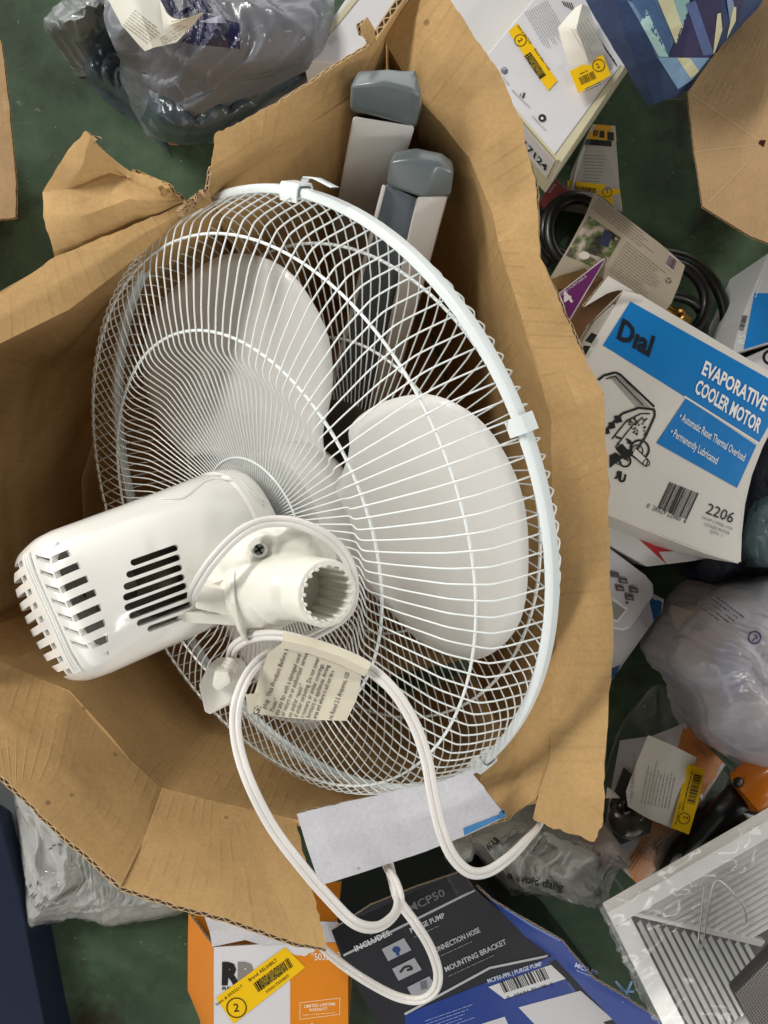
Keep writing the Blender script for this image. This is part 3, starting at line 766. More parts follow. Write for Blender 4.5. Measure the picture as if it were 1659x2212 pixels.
# side vents (picture of the vent read from the near side of the housing)
L0 = z5((578, 236), (560, 288), (548, 340), (546, 386), (552, 430), (572, 466), (605, 497), (650, 522))
L1 = z5((758, 172), (768, 214), (776, 258), (786, 300), (796, 338), (808, 378), (816, 420), (826, 458))
for a, c in zip(L0, L1): slots.append((a, c, .0021))
cv, cf = [], []
for a, c, w in slots:
    pa, na = hit(*a); pb, nb = hit(*c); n = (na + nb).normalized()
    d = (pb - pa)
    if d.length < .002: continue
    dn = d.normalized(); s = n.cross(dn).normalized(); n = dn.cross(s).normalized()
    if n.dot(na) < 0: n = -n
    m_ = 12; base = len(cv); hull = []
    for i in range(m_):
        an = -math.pi/2 + math.pi*i/(m_-1)*1.0
        if i < m_//2: pass
    pts = [pb + dn*math.cos(t)*w*.9 + s*math.sin(t)*w*.9 for t in [(-math.pi/2 + math.pi*i/5) for i in range(6)]] + \
          [pa + dn*math.cos(t)*w*.9 + s*math.sin(t)*w*.9 for t in [(math.pi/2 + math.pi*i/5) for i in range(6)]]
    for p in pts: cv.append(p + n*.006)
    for p in pts: cv.append(p - n*.008)
    cf.append(tuple(base+i for i in range(12))); cf.append(tuple(base+12+i for i in reversed(range(12))))
    for i in range(12): j = (i+1) % 12; cf.append((base+i, base+12+i, base+12+j, base+j))
def cbox(x0, x1, y0, y1, h0, h1, sk=0):
    b_ = len(cv)
    for x in (x0, x1):
        for y in (y0, y1):
            for h in (h0, h1): cv.append(fp(x, y + (sk if x == x0 else 0), h))
    for f in ((0, 1, 3, 2), (4, 6, 7, 5), (0, 4, 5, 1), (2, 3, 7, 6), (0, 2, 6, 4), (1, 5, 7, 3)): cf.append(tuple(b_+i for i in f))
for k in range(9):
    y = (k - 4) * .0083 - .004; lim = math.sqrt(max(0, 1 - (abs(y+.004)/.047)**3))
    cbox(-.060, -.0110 + .002*math.sin(k), y - .0019, y + .0019, .1705, .20)
    cbox(-.0080, -.0015, y - .0017, y + .0017, .1730, .20)
    cbox(.0330, .060, y - .0019, y + .0019, .1675 + .0008*abs(k-4), .20)
    if 0 < k < 8: cbox(.0200, .0320, y - .0014, y + .0014, .1730, .20, sk=.0062)
cut = obj('vent_cutter', cv, cf, M_DARK, fan)
for o in (motor, cut):
    bm = bmesh.new(); bm.from_mesh(o.data); bmesh.ops.recalc_face_normals(bm, faces=bm.faces); bm.to_mesh(o.data); bm.free()
md = motor.modifiers.new('b', 'BOOLEAN'); md.operation = 'DIFFERENCE'; md.object = cut; md.solver = 'EXACT'; md.use_self = True
dg = bpy.context.evaluated_depsgraph_get(); dg.update()
nm = bpy.data.meshes.new_from_object(motor.evaluated_get(dg)); motor.modifiers.clear(); motor.data = nm
bpy.data.objects.remove(cut)
nm.materials.clear(); nm.materials.append(M_MOTOR)
for p in nm.polygons: p.use_smooth = True; p.material_index = 0
sharp(motor, 38)
# motor inside the housing
M_LAM = mat('motor_lamination', '#5b564b', rough=.5, metal=.4)
core = lathe('motor_core', [(.002, .05), (.028, .05), (.030, .055), (.030, .12), (.026, .125), (.014, .13), (.012, .155), (.002, .156)], M_LAM, 24, parent=motor)
# thin raised ribs on the end cap
for k in range(3):
    path = [fp(.0045 + .0040*k + .004*math.cos(t*1.4)*(1 if k == 1 else .8), t*.036 - .004, .1822 - .0022*abs(t)**5) for t in [-1, -.8, -.6, -.3, 0, .3, .6, .8, 1]]
    tube('rib', catmull(path, 5), .0009, M_MOTOR, motor, 8)
# moulded panel line along the top of the housing
for kk, off in enumerate((0, 8)):
    path = []
    for u, v in ((345, 1023+off), (400, 1028+off), (450, 1030+off), (500, 1030+off), (522, 1040+off), (545, 1066+off), (570, 1084+off)):
        p, n = hit(u, v); path.append(p + n*.0001)
    tube('rib', catmull(path, 4), .0007, M_MOTOR, motor, 6)
# tilt bracket with pole socket
def cyl(a, b_, ra, rb_, n=28):
    return tube_geo([a, b_], [ra, rb_], n)
nv, nf = [], []
def add(v, f):
    o = len(nv); nv.extend(v); nf.extend([tuple(o+i for i in q) for q in f])
SA = Vector((.60, -.03, .80)).normalized()
s0 = atd(713, 1283, .408); SR = .0185
s1 = s0 - SA * .030 + Vector((-.008, 0, .004))
path = [s0 - SA*.002, s0 - SA*.024, s0 - SA*.036 + Vector((-.006, .0, .004)), atd(600, 1272, .443), atd(545, 1275, .452), atd(490, 1275, .462)]
add(*tube_geo(catmull(path, 5), [SR]*8 + [SR*1.0]*3 + [SR*1.15]*5 + [SR*1.28]*5 + [SR*1.15]*5, 28))
# upper lobe
def ell(c, rx, ry, rz, ax, ay):
    ax = ax.normalized(); ay = (ay - ax*ay.dot(ax)).normalized(); az = ax.cross(ay); v, f = [], []
    n, m_ = 24, 14
    for i in range(1, m_):
        t = math.pi*i/m_
        for k in range(n):
            a = 2*math.pi*k/n; v.append(c + ax*rx*math.sin(t)*math.cos(a) + ay*ry*math.sin(t)*math.sin(a) + az*rz*math.cos(t))
    for i in range(m_-2):
        for k in range(n): l = (k+1) % n; f.append((i*n+k, i*n+l, (i+1)*n+l, (i+1)*n+k))
    v += [c + az*rz, c - az*rz]; t0, t1 = len(v)-2, len(v)-1
    for k in range(n): l = (k+1) % n; f.append((t0, l, k)); f.append((t1, (m_-2)*n+k, (m_-2)*n+l))
    add(v, f)
ell(atd(598, 1192, .449), .030, .020, .017, Vector((1, -.15, 0)), Vector((.15, 1, 0)))
ell(atd(560, 1210, .449), .024, .018, .018, Vector((1, .3, 0)), Vector((-.3, 1, 0)))
ell(atd(655, 1210, .458), .020, .024, .018, Vector((1, .1, 0)), Vector((0, 1, 0)))
ell(atd(610, 1250, .446), .030, .018, .018, Vector((1, 0, 0)), Vector((0, 1, 0)))
# boss around the screw
sc = atd(561, 1187, .4275)
add(*tube_geo([sc - Vector((0, 0, .016)), sc - Vector((0, 0, .0015))], [.0125, .0085], 24))
for uu, vv, rr_ in ((596, 1168, .0070), (640, 1160, .009)):
    c_ = atd(uu, vv, .436); add(*tube_geo([c_ - Vector((0, 0, .016)), c_], [rr_*1.2, rr_], 24))
neck = obj('tilt_bracket', nv, nf, M_NECK, fan)
bm = bmesh.new(); bm.from_mesh(neck.data); bmesh.ops.recalc_face_normals(bm, faces=bm.faces); bm.to_mesh(neck.data); bm.free()
r_ = neck.modifiers.new('r', 'REMESH'); r_.mode = 'VOXEL'; r_.voxel_size = .0011; r_.use_smooth_shade = True
s_ = neck.modifiers.new('s', 'SMOOTH'); s_.iterations = 6; s_.factor = .5
# bore
bo, bf = tube_geo([s0 - SA*.034, s0 + SA*.01], .0152, 28)
bore = obj('bore_cutter', bo, bf, M_NECK, fan)
for o in (bore,):
    bm = bmesh.new(); bm.from_mesh(o.data); bmesh.ops.recalc_face_normals(bm, faces=bm.faces); bm.to_mesh(o.data); bm.free()
d_ = neck.modifiers.new('d', 'BOOLEAN'); d_.operation = 'DIFFERENCE'; d_.object = bore; d_.solver = 'EXACT'
dg = bpy.context.evaluated_depsgraph_get(); dg.update()
nm = bpy.data.meshes.new_from_object(neck.evaluated_get(dg)); neck.modifiers.clear(); neck.data = nm
bpy.data.objects.remove(bore)
nm.materials.clear(); nm.materials.append(M_NECK)
for p in nm.polygons: p.use_smooth = True; p.material_index = 0
sharp(neck, 45)
# splines inside the socket
ux = SA.orthogonal().normalized(); uy = SA.cross(ux)
vs, fs = [], []
for k in range(18):
    a = 2*math.pi*k/18; o_ = (ux*math.cos(a) + uy*math.sin(a))*.0150
    tube_geo([s0 - SA*.0335 + o_, s0 - SA*.0012 + o_], .0011, 8, vs, fs)
obj('socket_spline', vs, fs, M_NECK, neck)
# flange plate and ribs on the motor side
def disc_sector(c, ax, up, r, th_, a0, a1, n=16):
    ax = ax.normalized(); up = (up - ax*up.dot(ax)).normalized(); s = ax.cross(up); v, f = [], []
    for sgn in (-1, 1):
        v.append(c + ax*th_*sgn)
        for i in range(n+1):
            a = a0 + (a1-a0)*i/n; v.append(c + ax*th_*sgn + up*math.cos(a)*r + s*math.sin(a)*r)
    k = n + 2
    for i in range(n): f.append((0, 1+i, 2+i)); f.append((k, k+2+i, k+1+i)); f.append((1+i, k+1+i, k+2+i, 2+i))
    f.append((0, k, k+1, 1)); f.append((0, n+1, k+n+1, k))
    return v, f
v_, f_ = disc_sector(atd(536, 1290, .452), Vector((1, .12, .15)), Vector((0, 0, 1)), .0265, .0011, -2.5, 2.5)
obj('flange', v_, f_, M_NECK, neck, smooth=False)
box_rot('cable_clamp', atd(478, 1292, .440), Vector((.013, -.003, -.001)), Vector((.001, .0075, .002)), Vector((0, -.001, .006)), M_NECK, neck, .0012)
box_rot('clamp_rib', atd(455, 1328, .452), Vector((.017, -.001, -.001)), Vector((.001, .0032, .001)), Vector((0, -.001, .010)), M_NECK, neck, .001)
box_rot('clamp_rib', atd(470, 1258, .447), Vector((.012, .004, -.001)), Vector((.001, .0022, .001)), Vector((0, -.001, .010)), M_NECK, neck, .0008)
# screw
sv, sf = tube_geo([sc - Vector((0, 0, .003)), sc + Vector((0, 0, .0009)), sc + Vector((0, 0, .0022))], [.0046, .0046, .0032], 24)
scr = obj('screw', sv, sf, M_STEEL, neck); sharp(scr, 35)
for k in range(2):
    a = .6 + k*math.pi/2; d = Vector((math.cos(a), math.sin(a), 0))
    box_rot('screw_slot', sc + Vector((0, 0, .0022)), d*.0027, Vector((-d.y, d.x, 0))*.0005, Vector((0, 0, .0003)), M_BLACK, scr, 0)

# ------------------------------------------------------------------ cord
def cord(name, pts, parent, rad=.00176, n=14):
    path = catmull([atd(*p) for p in pts], n)
    vs, fs = [], []; sides = []
    for i, p in enumerate(path):
        a = path[max(i-1, 0)]; b = path[min(i+1, len(path)-1)]; t = (b-a).normalized()
        s = t.cross(Vector((0, 0, 1))); s = s.normalized() if s.length > .05 else (sides[-1] if sides else Vector((1, 0, 0)))
        if sides and s.dot(sides[-1]) < 0: s = -s
        sides.append(s)
    for q in (-1, 1):
        tube_geo([p + s*q*rad*.86 for p, s in zip(path, sides)], rad, 10, vs, fs)
    return obj(name, vs, fs, M_CORD, parent)
cd = cord('power_cord', [(415, 1296, .442), (420, 1274, .425), (452, 1222, .413), (500, 1168, .415), (545, 1137, .42), (590, 1126, .425), (640, 1130, .425), (690, 1150, .425), (730, 1180, .428), (756, 1222, .432), (764, 1275, .438), (752, 1320, .45), (715, 1352, .462), (650, 1385, .465),
     (585, 1412, .445), (545, 1445, .43), (517, 1500, .415), (508, 1560, .41), (518, 1630, .405), (545, 1705, .40), (590, 1790, .40), (650, 1870, .40), (710, 1940, .405), (765, 1993, .41), (812, 2003, .42), (848, 1980, .435), (862, 1945, .45), (853, 1905, .465), (835, 1868, .485), (830, 1830, .505)], fan)
cord('power_cord', [(836, 1850, .51), (848, 1900, .50), (862, 1945, .49), (895, 1992, .49), (928, 2045, .50), (946, 2100, .51), (938, 2140, .52), (905, 2160, .53), (855, 2152, .535), (790, 2118, .535), (735, 2080, .53), (690, 2040, .535), (650, 2000, .545)], fan)
cord('power_cord', [(497, 1428, .470), (505, 1400, .455), (530, 1382, .445), (565, 1373, .435), (610, 1374, .428), (665, 1388, .423), (730, 1410, .418), (795, 1442, .413), (850, 1492, .408), (893, 1560, .405), (920, 1635, .403), (935, 1715, .402), (952, 1790, .403), (978, 1850, .408), (1015, 1884, .415), (1055, 1882, .425), (1100, 1852, .44), (1138, 1814, .465), (1164, 1784, .50), (1178, 1750, .53)], fan)
# plug
plug = poly_prism('plug', [(450, 1436, H-.466), (502, 1442, H-.460), (515, 1468, H-.458), (512, 1504, H-.462), (498, 1522, H-.466), (453, 1545, H-.472), (441, 1538, H-.473), (428, 1480, H-.470)], H-.492, M_PLUG, fan, bev=.002)
poly_prism('plug_ridge', [(462, 1448, H-.452), (494, 1452, H-.448), (500, 1476, H-.449), (470, 1496, H-.456), (456, 1480, H-.457)], H-.468, M_PLUG, plug, bev=.0025)
v_, f_ = [], []
for k in range(6):
    c0 = Vector((484 + 3.5*k, 1464 - 7*k)); tube_geo([atd(c0.x-15+k, c0.y-5, .464 - .0006*k), atd(c0.x, c0.y-2, .459 - .0006*k), atd(c0.x+15-k, c0.y+7, .464 - .0006*k)], .0021 - .0001*k, 10, v_, f_)
obj('strain_relief', v_, f_, M_PLUG, plug)
# warning tag
sl = [[(612, 1366, .4215), (680, 1380, .4155), (740, 1400, .410), (802, 1432, .4055)], [(610, 1383, .418), (672, 1397, .4115), (734, 1418, .406), (796, 1447, .4015)], [(605, 1399, .4225), (668, 1412, .4165), (728, 1434, .411), (788, 1462, .4065)]]
tagm = obj_t = grid_sheet('warning_tag', [[atd(*p) for p in r] for r in sl], M_PAPERC, fan, .0004, None, (5, 8), .0003, 60)
tg = [[(606, 1392, .424), (665, 1412, .420), (728, 1436, .416), (780, 1461, .412)], [(578, 1412, .430), (650, 1440, .430), (718, 1466, .427), (779, 1474, .420)], [(560, 1465, .436), (630, 1485, .434), (704, 1505, .430), (770, 1510, .424)], [(536, 1540, .432), (608, 1549, .431), (680, 1555, .428), (748, 1557, .424)]]
sheet_ = grid_sheet('tag_sheet', [[atd(*p) for p in r] for r in tg], M_PAPERC, tagm, .0003, None, (6, 6), .0006, 30)
grid_sheet('tag_corner', [[atd(*p) for p in r] for r in [[(530, 1500, .431), (562, 1497, .434)], [(538, 1542, .430), (560, 1540, .433)]]], M_PAPERC, sheet_, .0003, None, (3, 3), 0)
ik = Ink(sheet_, 'lettering')
D = Vector((.36, -.93))
for s, o, l, h in (('G:', (556, 1547), 22, 20), ('plug  This Product Before Installi', (573, 1532), 165, 13), ('Fuses."', (590, 1538), 30, 13), ('ate any fan with a damaged cord', (600, 1546), 140, 13), ('or return to an authorized  service', (613, 1548), 146, 13),
                   ('on and/or repair."', (628, 1550), 76, 13), ('d under carpeting. Do not cover', (641, 1550), 136, 13), ('t runners, or similar coverings.', (655, 1551), 124, 13), ('furniture or appliances. Arrang', (668, 1552), 122, 13), ('area and where it will not be s', (682, 1553), 110, 13), ('ne Rated 2.5 Amperes, 125', (716, 1555), 108, 13)):
    ik.text(s, o, D, h, '#3a3630', 2, w=l, bold=.008)
ik.done()

# ------------------------------------------------------------------ grey-capped stand legs lying in the carton
def leg(name, label, capq, topd, botq, botd, side=None):
    root = thing(name, atd(*botq[0], botd) * 1, label, 'fan stand leg', 'capped legs of the fan stand')
    T = [atd(u, v, topd) for u, v in capq]; B = [atd(u, v, botd) for u, v in botq]
    return root, T, B
def loft_box(name, secs, m, parent, bev=.003):
    vs = [p for s in secs for p in s]; k = len(secs[0]); fs = [tuple(range(k)), tuple((len(secs)-1)*k + i for i in reversed(range(k)))]
    for i in range(len(secs)-1):
        for q in range(k): l = (q+1) % k; fs.append((i*k+q, (i+1)*k+q, (i+1)*k+l, i*k+l))
    o = obj(name, vs, fs, m, parent, smooth=True)
    bm = bmesh.new(); bm.from_mesh(o.data); bmesh.ops.recalc_face_normals(bm, faces=bm.faces)
    if bev: bmesh.ops.bevel(bm, geom=[e for e in bm.edges if len(e.link_faces) == 2 and e.calc_face_angle(0) > .5], offset=bev, segments=3, affect='EDGES', profile=.5)
    bm.to_mesh(o.data); bm.free(); sharp(o, 40)
    return o
# leg one (farther up)
lg1 = thing('stand_leg', atd(720, 640, .90), 'white stand leg with grey end cap, the farther one up against the carton wall', 'fan stand leg', 'capped legs of the fan stand')
def sec(pts): return [atd(*p) for p in pts]
loft_box('tube', [sec([(762, 250, 0.487), (897, 272, 0.484), (893, 285, 0.532), (765, 262, 0.532)]), sec([(690, 640, .85), (775, 655, .85), (778, 650, .88), (697, 636, .88)])], M_WMETAL, lg1, .002)
loft_box('end_cap', [sec([(774, 152, 0.463), (838, 146, 0.459), (892, 161, 0.459), (911, 190, 0.460), (908, 208, 0.498), (884, 207, 0.512), (796, 190, 0.512), (764, 178, 0.498)]),
                     sec([(758, 186, 0.457), (830, 178, 0.450), (890, 192, 0.450), (910, 210, 0.454), (912, 240, 0.507), (880, 235, 0.532), (790, 220, 0.532), (760, 210, 0.507)]),
                     sec([(755, 236, 0.480), (820, 246, 0.473), (885, 268, 0.475), (898, 274, 0.480), (899, 279, 0.527), (880, 280, 0.537), (780, 256, 0.537), (757, 246, 0.527)])], M_GREY, lg1, .0026)
lg2 = thing('stand_leg', atd(760, 900, .92), 'white stand leg with grey end cap, the nearer one lying across the other', 'fan stand leg', 'capped legs of the fan stand')
loft_box('tube', [sec([(900, 425, .505), (968, 420, .510), (966, 432, .55), (905, 435, .55)]), sec([(795, 895, .80), (840, 890, .80), (842, 885, .84), (798, 888, .84)])], M_WMETAL, lg2, .0015)
loft_box('side_channel', [sec([(832, 396, .515), (902, 428, .512), (905, 440, .55), (838, 408, .55)]), sec([(705, 890, .805), (795, 896, .805), (797, 890, .84), (712, 884, .84)])], M_GREYM, lg2, .0015)
loft_box('edge_strip', [sec([(826, 398, .512), (834, 402, .512), (836, 408, .55), (829, 404, .55)]), sec([(697, 892, .80), (707, 894, .80), (709, 888, .84), (700, 885, .84)])], M_WMETAL, lg2, .0006)
loft_box('end_cap', [sec([(852, 325, .490), (902, 317, .484), (958, 328, .484), (979, 350, .489), (976, 372, .535), (948, 373, .55), (876, 361, .55), (850, 348, .535)]),
                     sec([(842, 350, .482), (890, 345, .478), (945, 352, .478), (980, 372, .484), (978, 396, .54), (950, 395, .56), (880, 385, .56), (845, 372, .54)]),
                     sec([(834, 398, .497), (868, 414, .493), (912, 430, .492), (974, 421, .498), (972, 432, .55), (925, 440, .56), (875, 430, .56), (838, 408, .55)])], M_GREY, lg2, .0026)

# ------------------------------------------------------------------ things lying around on the floor
def _h(i, j, s):
    n = (i * 374761393 + j * 668265263 + s * 982451653) & 0xffffffff
    n = ((n ^ (n >> 13)) * 1274126177) & 0xffffffff
    return ((n ^ (n >> 16)) & 0xffff) / 65535
def facet(x, y, s):
    k = .366025 * (x + y); a, b = x + k, y + k; i, j = math.floor(a), math.floor(b); fx, fy = a - i, b - j
    h0, h3 = _h(i, j, s), _h(i+1, j+1, s)
    if fx > fy: h = h0 + (_h(i+1, j, s) - h0) * fx + (h3 - _h(i+1, j, s)) * fy
    else: h = h0 + (_h(i, j+1, s) - h0) * fy + (h3 - _h(i, j+1, s)) * fx
    return h - .5
def crease(P, f, sd):
    """crumpled film: flat facets meeting in sharp folds, long in one direction"""
    v = 0; am = 1; w = noise.noise(P*7+sd)*.9; sk = int(sd.x*10)
    for o in range(3):
        an = w + o*1.1 + sd.y; c, s_ = math.cos(an), math.sin(an)
        x = P.x + .018*noise.noise(P*12+sd*(o+2)); y = P.y + .018*noise.noise(P*12-sd*(o+1))
        v += am * facet((x*c + y*s_)*f*1.5, (-x*s_ + y*c)*f*.7, sk+o); f *= 2.1; am *= .48
    return v * 1.6
def bagsheet(name, rows, m, parent, seed, freq=16, ridg=.012, amp=.006, sub=12, edge=.003):
    R_ = [[Vector(p) for p in r] for r in rows]
    cols = [catmull([R_[i][j] for i in range(len(R_))], sub) for j in range(len(R_[0]))]
    G = [catmull([c[i] for c in cols], sub) for i in range(len(cols[0]))]
    n, k = len(G), len(G[0]); vs, fs = [], []; sd = Vector((seed*5.1, seed*2.7, seed*1.9))
    for i in range(n):
        for j in range(k):
            g = G[i][j]; P = at(g.x, g.y, g.z); e = min(1, min(i, j, n-1-i, k-1-j) / 5)
            P += Vector((noise.noise(P*30+sd)*amp*.5, noise.noise(P*30-sd)*amp*.5, (crease(P, freq, sd)*ridg + fbm(P+sd, freq*.5, 3)*amp) * (.25+.75*e)))
            P.z = max(P.z, .002); vs.append(P)
    for i in range(n-1):
        for j in range(k-1): fs.append((i*k+j, i*k+j+1, (i+1)*k+j+1, (i+1)*k+j))
    return obj(name, vs, fs, m, parent)
def crumple(name, outline, zr, zt, m, parent=None, seed=1, rings=26, nseg=10, amp=.010, prof=.55, cen=None, freq=14, jag=.003, ridg=.012):
    """wrinkled bag-like surface rising from its outline (px) to zt in the middle"""
    out = catmull([Vector((u, v, 0)) for u, v in outline], nseg, closed=True); n = len(out)
    c = Vector(cen).to_3d() if cen else sum(out, Vector()) / n
    vs, fs = [], []; sd = Vector((seed*5.1, seed*2.7, seed*1.9))
    for q in range(rings + 1):
        t = 1 - q / rings
        for p in out:
            w = c.lerp(p, t); base = 1 - t ** 2.4
            z = zr + (zt - zr) * (base ** prof)
            P = at(w.x, w.y, z)
            a = crease(P, freq, sd)
            b = fbm(P + sd, freq * .45, 3)
            k = min(1, (1 - t) * 6)
            P.z += (a * ridg + b * amp) * k
            jv = noise.fractal(Vector((P.x, P.y, 0)) * 55 + sd, .6, 2, 3) * jag * (1 if q == 0 else .6)
            d = Vector((w.x - c.x, -(w.y - c.y), 0)); d = d.normalized() if d.length > 1e-6 else Vector((0, 0, 0))
            P += d * jv
            P.x += noise.noise(P * 30 + sd) * amp * .4 * k; P.y += noise.noise(P * 30 - sd) * amp * .4 * k
            P.z = max(P.z, .003)
            vs.append(P)
    for q in range(rings):
        for i in range(n):
            j = (i+1) % n; fs.append((q*n+i, q*n+j, (q+1)*n+j, (q+1)*n+i))
    # skirt to the ground
    b = len(vs)
    for i in range(n):
        P = vs[i]; vs.append(Vector((P.x + (-P.x)*.04, P.y + (-P.y)*.04, .002)))
    for i in range(n):
        j = (i+1) % n; fs.append((i, b+i, b+j, j))
    return obj(name, vs, fs, m, parent)

def curved(name, rows, zs=None, **kw): pass

# --- cardboard piece at the left edge
cb = thing('cardboard_box', (-.5, .5, 0), 'plain brown box end cut off by the left edge of the photo near the top', 'cardboard box')
grid_sheet('flap', rowsz([(-420, 60, .24), (-60, 70, .24), (1, 86, .24)], [(-420, 220, .245), (-60, 230, .245), (20, 230, .24)], [(-420, 380, .24), (-60, 380, .24), (34, 400, .24)], [(-420, 477, .24), (-60, 476, .24), (34, 470, .24)]), M_CARDP, cb, .004, M_EDGE, (6, 6), .0012, 16, jag=.0006, rag=('right', 'last'))
poly_prism('wall', [(-500, 60, .234), (-300, 60, .234), (-300, 465, .234), (-500, 465, .234)], .001, M_CARDP, cb)

# --- grey plastic bag, upper left
M_BAGG = film('grey_bag_film', '#80838c', op=.62, rough=.24, scale=20, tint=(.8, .82, .86))
M_BAGB = film('grey_bag_shaded_film', '#4f5c66', op=.66, rough=.24, scale=24, tint=(.7, .75, .8))  # same bag's film darkened, shade on its lower front put into colour
M_BAGK = film('grey_bag_knot_film', '#8c9293', op=.82, rough=.3, scale=22, bumpd=.008, tint=(.8, .85, .85))
bag = thing('shopping_bag', at(450, 160, 0), 'grey plastic shopping bag with a receipt on top, orange box corner showing through', 'plastic bag')
bagsheet('bag_body', [
  [(258, 200, .03), (300, 262, .03), (338, 300, .03), (420, 310, .03), (480, 292, .03), (560, 240, .03), (650, 194, .03), (724, 150, .03)],
  [(262, 165, .10), (305, 215, .11), (352, 270, .11), (425, 285, .11), (495, 262, .11), (580, 212, .10), (655, 165, .10), (722, 110, .08)],
  [(255, 120, .17), (320, 115, .185), (375, 150, .185), (440, 172, .185), (510, 170, .18), (590, 158, .18), (680, 130, .17), (722, 80, .15)],
  [(228, 60, .18), (300, 60, .205), (375, 82, .21), (440, 92, .21), (520, 95, .21), (600, 84, .205), (680, 72, .195), (722, 35, .17)],
  [(224, 10, .17), (300, -10, .20), (375, -10, .21), (440, 0, .21), (520, 0, .21), (600, -10, .20), (680, -10, .19), (724, -20, .17)],
  [(230, -90, .10), (300, -110, .15), (375, -120, .17), (440, -120, .17), (520, -120, .17), (600, -120, .16), (680, -100, .15), (730, -90, .10)]], M_BAGG, bag, 3, freq=13, ridg=.011, amp=.006)
crumple('bag_skirt', [(180, 148), (200, 178), (250, 212), (300, 250), (345, 297), (320, 250), (290, 170), (262, 90), (230, 40), (195, 60), (185, 110)], .012, .08, M_BAGB, bag, seed=6, cen=(250, 150), amp=.006, freq=22, ridg=.014, rings=18)
crumple('bag_knot', [(92, 52), (108, 72), (150, 82), (168, 92), (190, 84), (222, 70), (232, 30), (260, -10), (230, -50), (140, -40), (135, 5), (118, 22)], .05, .15, M_BAGK, bag, seed=9, cen=(175, 25), amp=.012, freq=30, ridg=.012, rings=20, jag=.004)
bagsheet('lower_fold', [
  [(300, 255, .05), (345, 298, .05), (420, 310, .05), (480, 294, .05), (560, 243, .05), (650, 196, .05)],
  [(320, 225, .13), (360, 262, .14), (425, 276, .14), (495, 256, .14), (580, 208, .13), (660, 165, .12)],
  [(322, 150, .14), (378, 165, .145), (440, 172, .15), (510, 172, .148), (595, 158, .145), (690, 128, .13)]], M_BAGB, bag, 5, freq=20, ridg=.010, amp=.004)
cnm = mat('bag_contents', '#5b6467', rough=.6, var=.35, vscale=22)
poly_prism('contents', [(300, 130, .16), (470, 150, .165), (690, 110, .15), (690, -60, .15), (280, -60, .16)], .02, mat('packed_goods', '#74777e', rough=.5, var=.2, vscale=14), bag, bev=.004)
poly_prism('contents', [(340, 200, .09), (420, 240, .09), (500, 232, .09), (650, 158, .08), (650, 120, .08), (360, 120, .09)], .01, mat('teal_goods', '#55696d', rough=.5, var=.2, vscale=14), bag, bev=.004)
pb = poly_prism('inner_box', [(316, 225, .075), (350, 228, .075), (366, 280, .06), (345, 278, .06)], .02, mat('orange_carton_under_film', '#b5855a', rough=.5), bag)
def paper(name, quads, label, group=None, m=None, th=.0003, sub=(5, 5), wob=.001, parent=None, cat='receipt'):
    o = grid_sheet(name, rowsz(*quads), m or M_PAPER, parent, th, None, sub, wob, 40)
    if parent is None: tag(o, label, cat, group)
    return o
rc = paper('receipt', [[(232, -4, .222), (290, -14, .232), (344, -4, .226), (368, 46, .236)], [(262, 55, .224), (310, 48, .240), (352, 60, .228), (402, 40, .246)], [(314, 110, .222), (330, 104, .232), (382, 92, .226), (440, 28, .238)]], 'crumpled white receipt lying on the grey plastic shopping bag')
ik = Ink(rc, 'lettering'); ik.scribble((290, 22), (.78, .6), 78, 4.2, 7, 6.5, '#9a978c', seed=4, n=(-.6, .78)); ik.scribble((345, 84), (.8, -.5), 62, 4, 3, 7, '#a5a298', seed=5); ik.done()
ik = Ink(bpy.data.objects['bag_body'], 'printing')
NV = mat('navy_bag_print', '#1f2148', rough=.3, coat=.3)
ik.poly([(437, 28), (516, 50), (519, 106), (392, 92)], NV, 4, 44)
ik.poly([(345, 0), (372, -2), (384, 22), (370, 34)], NV, 4, 24); ik.poly([(395, -10), (440, -8), (462, 26), (425, 24)], NV, 4, 24); ik.poly([(376, 30), (412, 12), (418, 20), (386, 38)], NV, 4, 24)
ik.poly([(430, 47), (478, 32), (490, 50), (455, 50)], mat('bag_print_light', '#9a9bb0', rough=.3), 6, 24)
ik.done()

# --- cream box and white box with yellow stickers (top)
crb = poly_prism('flat_carton', [(655, 130, .17), (800, -80, .17), (1215, -80, .17), (1062, 135, .17), (900, 150, .17)], .02, [M_WHITEC], None, bev=.0015)
crb.data.materials.append(M_CREAM); tag(crb, 'large pale box with a cream edge running behind the top of the brown carton', 'box')
ik = Ink(crb); ik.poly([(650, 126), (765, -8), (778, -8), (664, 135)], M_CREAM, 1, 4); ik.line((664, 134), (780, -8), 1.5, '#8c8a80', 2)
ik.line((712, 95), (725, 78), 10, '#c3c3c6', 2, 1); ik.poly([(905, -10), (950, 3), (925, 60), (880, 40)], '#c9c5bb', 1, 3); ik.done()
wb = thing('white_box', at(1200, 100, .0), 'white cooler-parts box with two yellow stickers, its corner pointing down the photo', 'box')
wt = poly_prism('carton_body', [(1030, 143, .222), (1110, 46, .222), (1300, -180, .222), (1480, -45, .222), (1349, 147, .222), (1212, 350, .222)], .150, [M_WHITEC, M_CREAM], wb, mi_top=1, bev=.0016)
poly_prism('carton_base', [(1150, 60, .146), (1250, -100, .146), (1400, -60, .146), (1290, 110, .146)], .004, [M_CREAM], wb, bev=.0016)
HOST[wt.name] = ([at(u, v, .2222) for u, v in ((900, -300), (1700, -300), (1700, 500), (900, 500))], [(3, 2, 1, 0)])
ik = Ink(wt)
ik.poly([(1198, 336), (1212, 350), (1349, 147), (1341, 141)], M_CREAM, 1, 6); ik.line((1198, 335), (1341, 140), 1.1, '#4c4a40', 2)
ik.line((1035, 147), (1205, 345), 5, M_CREAM, 1)
